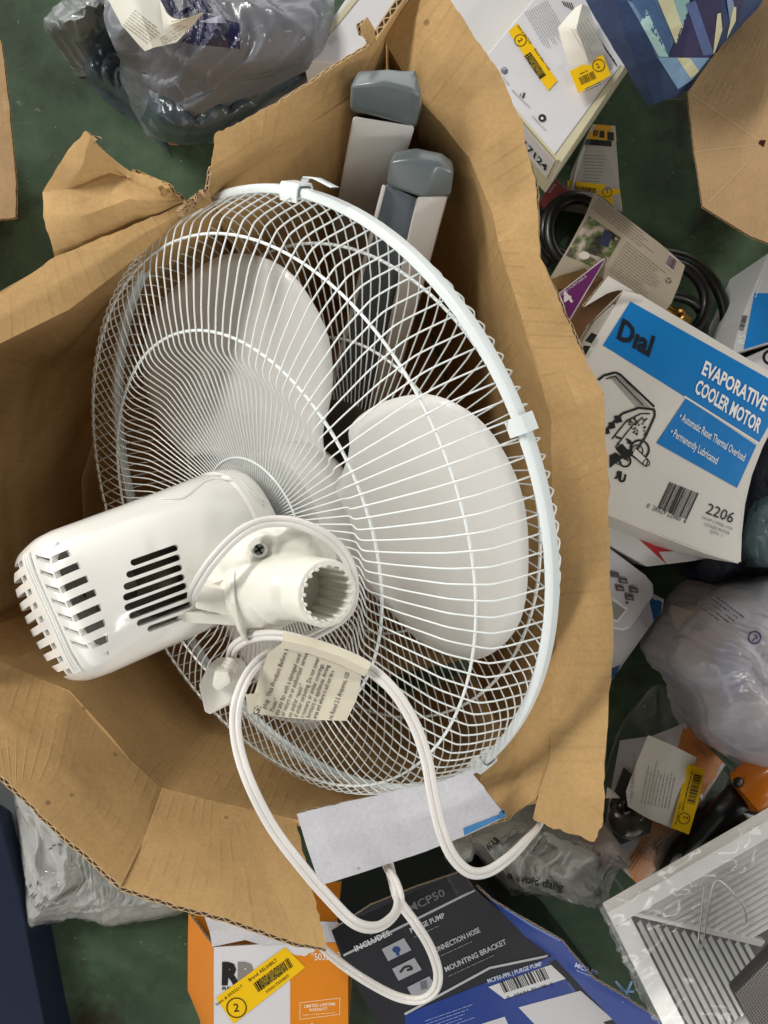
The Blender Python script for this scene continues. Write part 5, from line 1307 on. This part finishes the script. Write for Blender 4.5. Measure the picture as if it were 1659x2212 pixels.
# --- dark clothes at the right edge
M_TEAL = mat('navy_cloth', '#1d2336', rough=.6, var=.4, vscale=20, bump=.3, bscale=40)
clo = crumple('dark_cloth', [(1560, 1170), (1596, 1100), (1612, 1020), (1650, 960), (1760, 930), (1800, 1100), (1780, 1290), (1660, 1262), (1600, 1246), (1540, 1262), (1500, 1225)], .02, .12, M_TEAL, None, seed=31, cen=(1660, 1130), amp=.012, freq=22, ridg=.016, rings=22)
tag(clo, 'dark navy cloth bundle between the motor box and the pale bag', 'cloth')
tb = crumple('teal_wrap', [(1600, 1180), (1612, 1120), (1640, 1075), (1700, 1060), (1740, 1140), (1700, 1215), (1640, 1225)], .09, .16, film('teal_film', '#5c7378', op=.75, rough=.25, scale=24, tint=(.7, .8, .8)), None, seed=37, cen=(1660, 1140), amp=.008, freq=30, ridg=.012, rings=16)
tag(tb, 'crumpled teal wrapping on top of the dark navy cloth', 'wrapper')

# --- clamshell pack with orange card and dark bulb
M_CLEAR = film('clear_clamshell', '#c9ccca', op=.03, rough=.08, scale=7, bumpd=.002, tint=(.95, .96, .95), wr=.5)
cs = thing('clamshell_pack', at(1430, 1740, 0), 'clear clamshell pack with an orange and white card and a dark round lamp', 'retail pack')
oc = grid_sheet('card', rowsz([(1340, 1600, .03), (1410, 1590, .03), (1479, 1562, .03), (1567, 1652, .03)], [(1318, 1720, .03), (1390, 1720, .03), (1450, 1720, .03), (1512, 1735, .03)], [(1300, 1830, .03), (1325, 1856, .03), (1355, 1888, .03), (1386, 1919, .03)]), M_WHITEC, cs, .001, None, (6, 6), .0004, 20)
ik = Ink(oc); ik.poly([(1479, 1562), (1567, 1652), (1517, 1732), (1440, 1700)], M_ORG, 1, 6); ik.poly([(1412, 1768), (1474, 1800), (1386, 1918), (1344, 1878)], M_ORG, 1, 6)
ik.poly([(1460, 1690), (1517, 1730), (1474, 1802), (1412, 1768)], M_ORG, 1, 5)
ik.scribble((1352, 1872), (.55, -.84), 60, 3.6, 3, 7, '#6b3e10', 2, seed=6, n=(.84, .55)); ik.scribble((1375, 1846), (.55, -.84), 60, 3.4, 6, 6, '#6b3e10', 2, seed=7, n=(.84, .55))
for a, b in (((1404, 1824), (1424, 1836)), ((1410, 1836), (1432, 1820)), ((1414, 1812), (1420, 1846)), ((1404, 1846), (1426, 1808))): ik.line(a, b, 3, '#3a2a1c', 2, 1)
ik.text('9110011', (1497, 1608), (.70, .72), 12, '#5a340e', 2, w=44); ik.done()
poly_prism('dark_backing', [(1349, 1659, .036), (1366, 1673, .036), (1420, 1720, .036), (1405, 1800, .036), (1330, 1830, .036), (1318, 1740, .036)], .031, mat('smoky_black', '#2a2823', rough=.3), cs)
def dome(name, c, r, z, h, m, parent, n=28, rings=8):
    vs, fs = [], []; C0 = at(c[0], c[1], z)
    for i in range(rings+1):
        t = math.pi/2*i/rings
        for k in range(n): a = 2*math.pi*k/n; vs.append(C0 + Vector((math.cos(a)*math.cos(t)*r, math.sin(a)*math.cos(t)*r, math.sin(t)*h)))
    for i in range(rings):
        for k in range(n): l = (k+1) % n; fs.append((i*n+k, i*n+l, (i+1)*n+l, (i+1)*n+k))
    return obj(name, vs, fs, m, parent)
dome('lamp', (1358, 1768), .024, .036, .02, mat('smoked_glass', '#4b463a', rough=.12, coat=.6), cs)
dome('lamp_core', (1350, 1742), .010, .052, .008, mat('dark_lens', '#1d1b18', rough=.2), cs)
tube('pack_rim', catmull([at(*p) for p in [(1419, 1482, .03), (1450, 1500, .03), (1485, 1550, .03), (1560, 1640, .03), (1585, 1690, .03), (1500, 1830, .03), (1400, 1950, .03), (1330, 1900, .03), (1290, 1780, .03), (1330, 1600, .03), (1380, 1520, .03)]], 5, closed=True), .0016, M_CLEAR, cs, 6, closed=True)
shell = grid_sheet('clear_shell', rowsz([(1400, 1495, .03), (1419, 1482, .045), (1438, 1495, .03)], [(1365, 1545, .03), (1420, 1535, .062), (1472, 1540, .03)], [(1332, 1600, .03), (1430, 1600, .05), (1520, 1600, .03)], [(1310, 1690, .03), (1420, 1690, .058), (1575, 1680, .03)], [(1300, 1780, .03), (1400, 1780, .068), (1525, 1790, .03)], [(1330, 1880, .03), (1380, 1900, .045), (1440, 1890, .03)]), M_CLEAR, cs, 0, None, (7, 7), .004, 40)
rc = paper('receipt', [[(1400, 1588, .072), (1448, 1608, .08), (1505, 1636, .074)], [(1376, 1645, .074), (1430, 1668, .084), (1490, 1690, .076)], [(1352, 1710, .072), (1400, 1740, .08), (1462, 1748, .074)], [(1356, 1742, .070), (1404, 1770, .076), (1452, 1790, .072)]], 'white receipt with a yellow sticker lying on the clear clamshell pack')
ik = Ink(rc, 'lettering'); ik.text('1 HNLT LR REWIRDWRAP LTF', (1366, 1733), (.08, -1), 9, '#7e7b74', 2, w=105)
ik.scribble((1385, 1735), (.2, -.98), 100, 3, 9, 7.5, '#97948c', 2, seed=9, n=(.98, .2)); ik.done()
st = grid_sheet('sticker', rowsz([(1485, 1650, .0775), (1524, 1662, .077)], [(1468, 1720, .0775), (1508, 1735, .077)], [(1450, 1788, .0755), (1488, 1803, .075)]), M_YEL, rc, .0003, None, (5, 5), .0003, 60)
ik = Ink(st, 'lettering'); K2 = '#2a2208'
ik.ring((1478, 1768), 12, 1.5, K2, 2); ik.text('2', (1485, 1771), (.24, -.97), 14, K2, 2); ik.barcode((1484, 1734), (.24, -.97), 62, 17, K2, 2, seed=3, n=(.97, .24)); ik.scribble((1474, 1752), (.24, -.97), 90, 3.4, 1, 5, K2, 2, seed=2); ik.text('Item # 5110011', (1461, 1782), (.24, -.97), 7, K2, 2, w=50); ik.done()
sl_ = paper('paper_slip', [[(1312, 1700, .06), (1330, 1712, .06)], [(1308, 1724, .062), (1340, 1724, .064)]], 'small curled white slip beside the carton edge above the clamshell pack', cat='paper')

# --- orange nozzle tool
on = thing('orange_tool', at(1620, 1700, 0), 'orange collared tool with a black shaft in the lower right', 'tool')
vs, fs = tube_geo([at(1700, 1650, .10), at(1640, 1690, .10), at(1610, 1712, .095), at(1602, 1716, .095)], [.026, .026, .024, .019], 28)
sharp(obj('collar', vs, fs, mat('orange_plastic', '#cf7416', rough=.3, coat=.3), on), 40)
dome('hole', (1594, 1690), .006, .112, .002, M_BLACK, on)
vs, fs = tube_geo([at(1600, 1718, .085), at(1560, 1752, .07), at(1520, 1800, .05), at(1440, 1880, .03)], [.016, .014, .012, .010], 16); obj('shaft', vs, fs, M_BLACK, on)
bp_ = poly_prism('black_case', [(1450, 1830, .05), (1560, 1735, .05), (1680, 1760, .05), (1600, 1850, .05), (1480, 1900, .05), (1425, 1895, .045)], .002, mat('black_case_plastic', '#1b1b1a', rough=.25, coat=.4), None, bev=.006)
tag(bp_, 'glossy black case lying under the orange tool', 'case')

# --- white ceiling register wrapped in film
vg = thing('vent_register', at(1560, 2000, 0), 'white louvred vent register wrapped in clear film, bottom right corner', 'vent register')
A, B_, C_, D_ = (1309, 1966), (1700, 1741), (1900, 2080), (1490, 2330)
VZ = .20
def reg(s, t, z=VZ): # s along AB, t along AD
    a, b, c, d = [Vector(p) for p in (A, B_, C_, D_)]
    p = (a*(1-s) + b*s)*(1-t) + (d*(1-s) + c*s)*t
    return at(p.x, p.y, z)
M_VENT = mat('vent_enamel', '#f0efed', rough=.28, coat=.4)
M_VD = mat('vent_recess', '#4a4743', rough=.6)
def slab(name, quad, z0, z1_, m, parent):
    vs = [p.copy() for p in quad]; vs = [Vector((p.x, p.y, z1_)) for p in quad] + [Vector((p.x, p.y, z0)) for p in quad]
    fs = [(0, 1, 2, 3), (7, 6, 5, 4), (0, 4, 5, 1), (1, 5, 6, 2), (2, 6, 7, 3), (3, 7, 4, 0)]
    o = obj(name, vs, fs, m, parent, smooth=False); bm = bmesh.new(); bm.from_mesh(o.data); bmesh.ops.recalc_face_normals(bm, faces=bm.faces); bmesh.ops.bevel(bm, geom=list(bm.edges), offset=.0008, segments=2, affect='EDGES'); bm.to_mesh(o.data); bm.free(); return o
slab('back_plate', [reg(.05, .05), reg(.98, .05), reg(.98, .98), reg(.05, .98)], .184, .187, M_VD, vg)
for q in ((0, 0, 1, .09), (0, .09, .09, .91), (.91, .09, 1, .91), (0, .91, 1, 1)):
    slab('frame', [reg(q[0], q[1]), reg(q[2], q[1]), reg(q[2], q[3]), reg(q[0], q[3])], .186, VZ + (.004 if q[1] == 0 else .0035), M_VENT, vg)
def louver(p0, p1, w):
    d = (p1 - p0).normalized(); s = d.cross(Vector((0, 0, 1))) * w
    vs = [p0 - s + Vector((0, 0, -.0015)), p1 - s + Vector((0, 0, -.0015)), p1 + s + Vector((0, 0, .001)), p0 + s + Vector((0, 0, .001))]
    vs += [v - Vector((0, 0, .0012)) for v in vs]
    return vs, [(0, 1, 2, 3), (7, 6, 5, 4), (0, 4, 5, 1), (1, 5, 6, 2), (2, 6, 7, 3), (3, 7, 4, 0)]
vs, fs = [], []
for k in range(13):
    c = .115 + .033*k
    for a, b in (((c+.015, c), (.86, c)), ((c, c+.03), (c, .86))):
        if a[0] > b[0] or a[1] > b[1]: continue
        v, f = louver(reg(*a, VZ-.004), reg(*b, VZ-.004), .0023); o_ = len(vs); vs += v; fs += [tuple(i+o_ for i in q) for q in f]
obj('louvres', vs, fs, M_VENT, vg, smooth=False)
slab('mitre_bar', [reg(.09, .09), reg(.12, .09), reg(.60, .585), reg(.57, .60)], VZ-.01, VZ-.001, M_VENT, vg)
tube('damper_wire', catmull([at(*p) for p in [(1522, 1905, VZ+.006), (1515, 1980, VZ+.008), (1508, 2040, VZ+.008), (1512, 2052, VZ+.008), (1520, 2030, VZ+.008), (1530, 1960, VZ+.008), (1548, 1900, VZ+.008), (1600, 1950, VZ+.006), (1612, 1985, VZ+.006), (1605, 2000, VZ+.006)]], 6), .0009, M_STEEL, vg, 6)
M_WRAP = film('clear_wrap', '#dfe0e0', op=.10, rough=.1, scale=16, bumpd=.006, tint=(.94, .95, .95))
rows = []
for i in range(7):
    rows.append([reg(-.03 + 1.06*k/6, -.03 + 1.06*i/6, VZ + .008 + .006*noise.noise(Vector((i*.9, k*1.1, 3)))) for k in range(7)])
grid_sheet('film_wrap', rows, M_WRAP, vg, 0, None, (8, 8), .005, 26, jag=.003, rag=('first', 'left'))
grid_sheet('film_wrap', [[reg(-.02 + .0*k, -.03 + 1.06*k/5, VZ+.006) for k in range(6)], [reg(-.01, -.02 + 1.06*k/5, .15) for k in range(6)], [reg(.02 + .02*(k % 2), .02 + 1.0*k/5, .09) for k in range(6)]], M_WRAP, vg, 0, None, (8, 8), .007, 30)
slab('support', [reg(.6, .5), reg(.98, .5), reg(.98, .98), reg(.6, .98)], .004, .183, M_VD, vg)

# --- grey mesh thing at the corner
mk = poly_prism('mesh_filter', [(1585, 2146, .26), (1720, 2010, .26), (1920, 2120, .26), (1780, 2360, .26), (1620, 2210, .26)], .245, mat('mesh_base', '#2c2b2a', rough=.6), None, bev=.004)
tag(mk, 'dark grey perforated mesh panel in the bottom right corner', 'mesh panel')
vs, fs = [], []
for k in range(34):
    a0_ = Vector((1572 + 6*k, 2126 - 5.5*k)); 
    for s in (0, 1):
        p0 = Vector((1589 + 4.2*k, 2145 - 4.2*k)) if s == 0 else Vector((1592 + 2.0*k, 2148 + 5.0*k))
        p1 = p0 + (Vector((120, 190)) if s == 0 else Vector((135, -135)))
        tube_geo([at(p0.x, p0.y, .2608), at(p1.x, p1.y, .2608)], .0006, 5, vs, fs)
obj('mesh_wires', vs, fs, mat('mesh_wire_grey', '#77736f', rough=.4), mk)

# --- clear printed bag, lower middle
M_POLY = film('clear_poly', '#dcdcd7', op=.34, rough=.1, scale=17, bumpd=.012, tint=(.88, .89, .87))
pb_ = crumple('clear_poly_bag', [(1012, 1815), (1060, 1790), (1110, 1768), (1155, 1775), (1200, 1800), (1270, 1820), (1330, 1840), (1355, 1858), (1335, 1885), (1322, 1920), (1308, 1966), (1262, 1958), (1214, 1948), (1165, 1935), (1110, 1934), (1095, 1925), (1045, 1868)], .08, .17, M_POLY, None, seed=41, cen=(1190, 1860), amp=.012, freq=24, ridg=.016, rings=28)
tag(pb_, 'crumpled clear warning bag between the carton and the dark blue pump box', 'plastic bag')
ik = Ink(pb_); 
ik.text('WAR', (1056, 1842), (.72, -.68), 24, '#2d2b29', 11, w=36, bold=.02); ik.text('o avoid dang', (1093, 1898), (.98, .22), 26, '#2d2b29', 11, w=125, bold=.012); ik.text('suffoc', (1085, 1830), (.8, -.6), 17, '#4a4744', 11, w=50); ik.text('keep', (1176, 1822), (.7, .4), 15, '#4a4744', 11); ik.text('NING', (1100, 1928), (.97, .25), 16, '#4a4744', 11, w=44); ik.done()
rgs = crumple('foam_wrap', [(960, 1848), (985, 1812), (1020, 1822), (1022, 1850), (985, 1866)], .10, .15, M_POLY, None, seed=43, cen=(990, 1838), amp=.006, freq=30, ridg=.012, rings=10)
tag(rgs, 'small knot of clear film beside the white printed flap', 'plastic wrap')
fo = crumple('frosted_pouch', [(1270, 1835), (1320, 1815), (1350, 1845), (1362, 1868), (1330, 1876), (1290, 1872)], .10, .15, film('frosted', '#b3a8a3', op=.62, rough=.3, scale=14, tint=(.9, .85, .85)), None, seed=47, cen=(1312, 1850), amp=.004, freq=20, ridg=.01, rings=12)
tag(fo, 'frosted pinkish pouch beside the crumpled clear warning bag', 'pouch')

# --- dark grey and blue pump box, bottom
pz = .16
M_PG = mat('pump_box_grey', '#2a2b31', rough=.45, spec=.3, var=.1, vscale=20); M_PK = mat('pump_box_black', '#15161a', rough=.35); M_PB = mat('pump_box_blue', '#16388a', rough=.4)
pbx = thing('pump_box', at(980, 2060, 0), 'dark grey and royal blue pump box lying at the bottom of the photo', 'box')
pf = grid_sheet('printed_face', rowsz([(716, 2010, pz), (800, 1955, pz), (900, 1915, pz), (1000, 1882, pz)], [(740, 2075, pz), (829, 2005, pz), (925, 1962, pz), (1024, 1922, pz)], [(800, 2180, pz), (900, 2120, pz), (1000, 2070, pz), (1120, 2000, pz)], [(850, 2270, pz), (950, 2200, pz), (1080, 2130, pz), (1250, 2108, pz)], [(940, 2350, pz), (1050, 2330, pz), (1150, 2320, pz), (1400, 2300, pz)]), M_PG, pbx, .003, M_EDGEW, (6, 6), .0008, 14)
poly_prism('carton_body', [(725, 2010, pz-.006), (1000, 1890, pz-.006), (1240, 2112, pz-.006), (1380, 2300, pz-.006), (940, 2340, pz-.006)], .003, M_PK, pbx)
ik = Ink(pf)
ik.poly([(716, 2010), (1000, 1880), (1024, 1921), (742, 2062)], M_PK, 1, 8); ik.line((742, 2064), (1025, 1923), 5, '#a6a8ad', 2, 10)
ik.poly([(874, 2192), (1196, 2064), (1262, 2112), (880, 2245)], M_PB, 1, 10); ik.poly([(878, 2230), (1262, 2112), (1420, 2310), (900, 2380)], M_PB, 1, 10)
ik.line((874, 2191), (1060, 2090), 5, '#b7bac0', 3, 6); ik.line((1058, 2091), (1198, 2062), 5, '#b7bac0', 3, 6)
ik.text('MCP50', (884, 1972), (.90, -.43), 24, '#5f6066', 3, w=88, bold=.02); ik.text('PUMP', (800, 2020), (.88, -.48), 18, '#84858b', 3, w=50, bold=.02)
ik.text('INCLUDES:', (768, 2056), (.90, -.43), 17, '#cfd0d4', 3, w=88, bold=.02)
for t, y, w_ in (('PURGE PUMP', 2016, 82), ('CONNECTION HOSE', 2062, 116), ('MOUNTING BRACKET', 2100, 146)):
    u = {2016: 888, 2062: 933, 2100: 963}[y]
    ik.text(t, (u, y), (.90, -.42), 16, '#b9bbc1', 3, w=w_, bold=.02); ik.scribble((u+6, y+9), (.90, -.42), w_*.8, 4, 1, 6, '#74767d', 3, seed=y)
for (x, y) in ((50, 805), (95, 890), (160, 970)):
    u, v = z8((x, y))[0]; ik.poly([(u-30, v+2), (u+18, v-22), (u+34, v+4), (u-16, v+28)], '#9da0a8', 3, 2)
    if x == 50: ik.disc((u+2, v+3), 9, '#233a78', 4, sq=.8); ik.line((u+2, v+3), (u+6, v+16), 7, '#233a78', 4, 1)
    elif x == 95: ik.polyline([(u-13, v+10), (u-3, v-2), (u+8, v-4), (u+14, v+2), (u+2, v+5)], 5, '#1b1c20', 4)
    else: ik.poly([(u-2, v-10), (u+12, v-14), (u+14, v+4), (u, v+8)], '#6a6d75', 4, 1)
ik.poly([(1055, 2132), (1190, 2084), (1222, 2114), (1090, 2158)], '#d3d5d9', 3, 5); ik.barcode((1078, 2122), (.94, -.30), 104, 26, '#16171b', 4, seed=8, n=(.45, .9)); ik.text('0  49694 72198  2', (1096, 2160), (.95, -.30), 11, '#16171b', 5, w=104)
ik.text('MCP50-PPK | PURGE PUMP', (1054, 2124), (.945, -.31), 13, '#c9d2e6', 3, w=124, bold=.02)
ik.poly([(1120, 2176), (1254, 2140), (1335, 2212), (1200, 2260)], '#c9cbd0', 3, 4); ik.poly([(1040, 2212), (1090, 2196), (1110, 2240), (1060, 2250)], '#c9cbd0', 3, 3)
ik.scribble((918, 2206), (.93, -.33), 110, 3.6, 5, 7, '#7f95c9', 3, seed=2); ik.done()
sf = grid_sheet('side_flap', rowsz([(1028, 1914, .155), (1062, 1945, .17)], [(1130, 2020, .16), (1215, 2035, .185)], [(1195, 2066, .165), (1282, 2115, .19)], [(1270, 2150, .17), (1420, 2200, .20)], [(1360, 2240, .17), (1520, 2300, .20)]), M_PB, pbx, .002, M_EDGEW, (6, 6), .0015, 16)
ik = Ink(sf); ik.text('MCP-50', (1240, 2088), (.92, .38), 14, '#b9c4e2', 2, w=52, bold=.02); ik.scribble((1245, 2096), (.92, .38), 42, 3, 1, 5, '#b9c4e2', 2, seed=3)
for a, b in (((1330, 2120), (1365, 2160)), ((1365, 2120), (1345, 2165)), ((1322, 2140), (1370, 2142))): ik.line(a, b, 5, '#8fb0dd', 2, 2)
ik.polyline([(1090, 1962), (1150, 2000), (1210, 2032)], 4, '#6f86be', 2); ik.done()

# --- orange and white hardware box, bottom left of centre
rbz = .15
ob = thing('hardware_box', at(600, 2120, 0), 'orange and white hardware box with a yellow sticker slapped across its front', 'box')
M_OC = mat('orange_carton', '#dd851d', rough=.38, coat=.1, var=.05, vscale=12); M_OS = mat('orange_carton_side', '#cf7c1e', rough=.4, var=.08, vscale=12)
of = grid_sheet('printed_face', rowsz([(462, 2046, rbz), (560, 2040, rbz), (656, 2038, rbz), (752, 2036, rbz)], [(462, 2150, rbz), (560, 2150, rbz), (656, 2150, rbz), (752, 2150, rbz)], [(462, 2300, rbz), (560, 2300, rbz), (656, 2300, rbz), (752, 2300, rbz)]), M_WHITEC, ob, .002, M_EDGEW, (6, 6), .0005, 14)
grid_sheet('side_panel', rowsz([(407, 1973, .10), (462, 2046, rbz)], [(405, 2140, .10), (462, 2160, rbz)], [(435, 2212, .10), (462, 2300, rbz)]), M_OS, ob, .002, M_EDGEW, (5, 5), .0006, 14)
poly_prism('carton_body', [(414, 1985, .094), (468, 2052, .144), (746, 2042, .144), (748, 2300, .144), (440, 2300, .10)], .003, M_OS, ob)
poly_prism('inner_carton', [(420, 1978, .085), (650, 1975, .085), (720, 1990, .085), (745, 2040, .12), (470, 2050, .12)], .05, mat('inner_grey_card', '#6d6a66', rough=.7), ob)
grid_sheet('flap', rowsz([(440, 1975, .13), (560, 1965, .14), (690, 1985, .14)], [(452, 2010, .148), (540, 2022, .152), (640, 2012, .152)], [(458, 2046, .151), (530, 2030, .152), (560, 2040, .151)]), M_CARDW, ob, .0015, M_EDGEW, (5, 5), .001, 20)
grid_sheet('flap', rowsz([(560, 2020, .15), (652, 1990, .156), (730, 1992, .15)], [(562, 2042, .151), (650, 2037, .152), (752, 2035, .151)]), M_CARDW, ob, .0015, M_EDGEW, (5, 5), .001, 20)
ik = Ink(of)
ik.poly([(627, 2038), (752, 2036), (752, 2300), (627, 2300)], M_OC, 1, 6)
ik.text('R', (478, 2125), (1, .02), 64, '#1f1d1c', 2, w=42, bold=.06); ik.text('B', (512, 2125), (1, .02), 64, '#84807c', 2, w=38, bold=.06); ik.text('RELIABILT', (479, 2139), (1, .02), 11, '#2c2a28', 2, w=80, bold=.02)
ik.text('*5033217', (672, 2075), (1, -.05), 22, '#e9dcc8', 2, w=66, bold=.02)
for a, b in (((648, 2166), (734, 2156)), ((734, 2156), (734, 2191)), ((734, 2191), (648, 2202)), ((648, 2202), (648, 2166))): ik.line(a, b, 1.2, '#f0d9b5', 2, 2)
ik.text('LIMITED LIFETIME', (657, 2177), (1, -.08), 9, '#f3e3c8', 2, w=68, bold=.015); ik.text('WARRANTY', (668, 2185), (1, -.08), 9, '#f3e3c8', 2, w=40, bold=.015); ik.scribble((654, 2193), (1, -.08), 70, 3, 1, 4, '#f0cf9d', 2, seed=2)
ik.text('A', (670, 2216), (1, 0), 12, '#f0d9b5', 2); ik.done()
sticker(of, 'yellow_sticker', [(466, 2156), (616, 2046), (659, 2090), (505, 2212)], (511, 2177), 21, (.98, -.1), ((547, 2125), (.80, -.60), 92, 22, (.5, .86)),
        texts=(('Brand: RELIABILT', (539, 2121), (.80, -.60), 10, 76), ('Item # 5033217', (468, 2173), (.80, -.58), 9, 70), ('5/50217250837', (576, 2146), (.80, -.60), 8, 62)))
bpy.data.objects['yellow_sticker.001'].name = 'yellow_sticker'

# --- navy panel in the lower left corner
M_NP = mat('navy_panel', '#131f38', rough=.45, var=.12, vscale=30)
nv_ = poly_prism('navy_tote', [(-200, 1640, .06), (0, 1770, .06), (38, 1915, .06), (95, 2212, .06), (140, 2420, .06), (-200, 2420, .06)], .002, M_NP, None, bev=.002)
tag(nv_, 'dark navy box filling the lower left corner of the photo', 'box')
gp = poly_prism('grey_panel', [(-140, 1600, .035), (20, 1660, .035), (32, 1720, .035), (50, 1990, .035), (80, 2190, .035), (-100, 2300, .035)], .003, mat('grey_panel_paint', '#54585c', rough=.5), None)
tag(gp, 'grey panel edge showing between the navy box and the clear film', 'panel')

# --- clear film under the carton, lower left
M_FILM = film('clear_sheet_film', '#dcdcd9', op=.34, rough=.14, scale=9, bumpd=.010, tint=(.86, .87, .86))
cf_ = crumple('clear_bag', [(30, 1690), (36, 1780), (44, 1900), (55, 2004), (80, 2000), (105, 1994), (136, 1992), (150, 1985), (200, 1992), (226, 2003), (262, 1998), (300, 1990), (350, 1982), (396, 1970), (420, 1935), (330, 1860), (220, 1760), (110, 1660)], .015, .12, M_FILM, None, seed=61, cen=(190, 1850), amp=.010, freq=24, ridg=.008, rings=44, nseg=12)
tag(cf_, 'large crumpled clear bag lying on the floor left of the orange box', 'plastic bag')
ik = Ink(cf_); rn = random.Random(3)
for k in range(7): u, v = 100 + 6.5*k, 1838 - 4*k + rn.uniform(-3, 3); ik.line((u, v), (u + rn.uniform(3, 8), v + rn.uniform(-4, 4)), 2.6, '#2a2928', 2, 1)
for u, v in ((36, 1746), (40, 1718), (33, 1725)): ik.line((u, v), (u+5, v-6), 2.4, '#2a2928', 2, 1)
ik.done()

# --- crumbs and grit on the painted floor
vs, fs = [], []; rn = random.Random(12)
spots = [(153, 132), (392, 348), (215, 352)] + [(rn.uniform(40, 1620), rn.uniform(20, 2200)) for _ in range(260)]
for i, (u, v) in enumerate(spots):
    p = at(u, v, 0); r = .0035 if i < 1 else rn.uniform(.0004, .0013); b = len(vs); k = 5
    for j in range(k):
        a = 2*math.pi*j/k + rn.uniform(-.4, .4); q = r * rn.uniform(.5, 1.3); vs.append(p + Vector((math.cos(a)*q, math.sin(a)*q, .0004)))
    vs.append(p + Vector((0, 0, r*.7)))
    for j in range(k): fs.append((b+j, b+(j+1) % k, b+k))
    fs.append(tuple(b+j for j in reversed(range(k))))
tag(obj('floor_grit', vs, fs, mat('grit', '#a8a696', rough=.9), smooth=False), 'scattered pale grit and crumbs on the green floor', 'grit', kind='stuff')
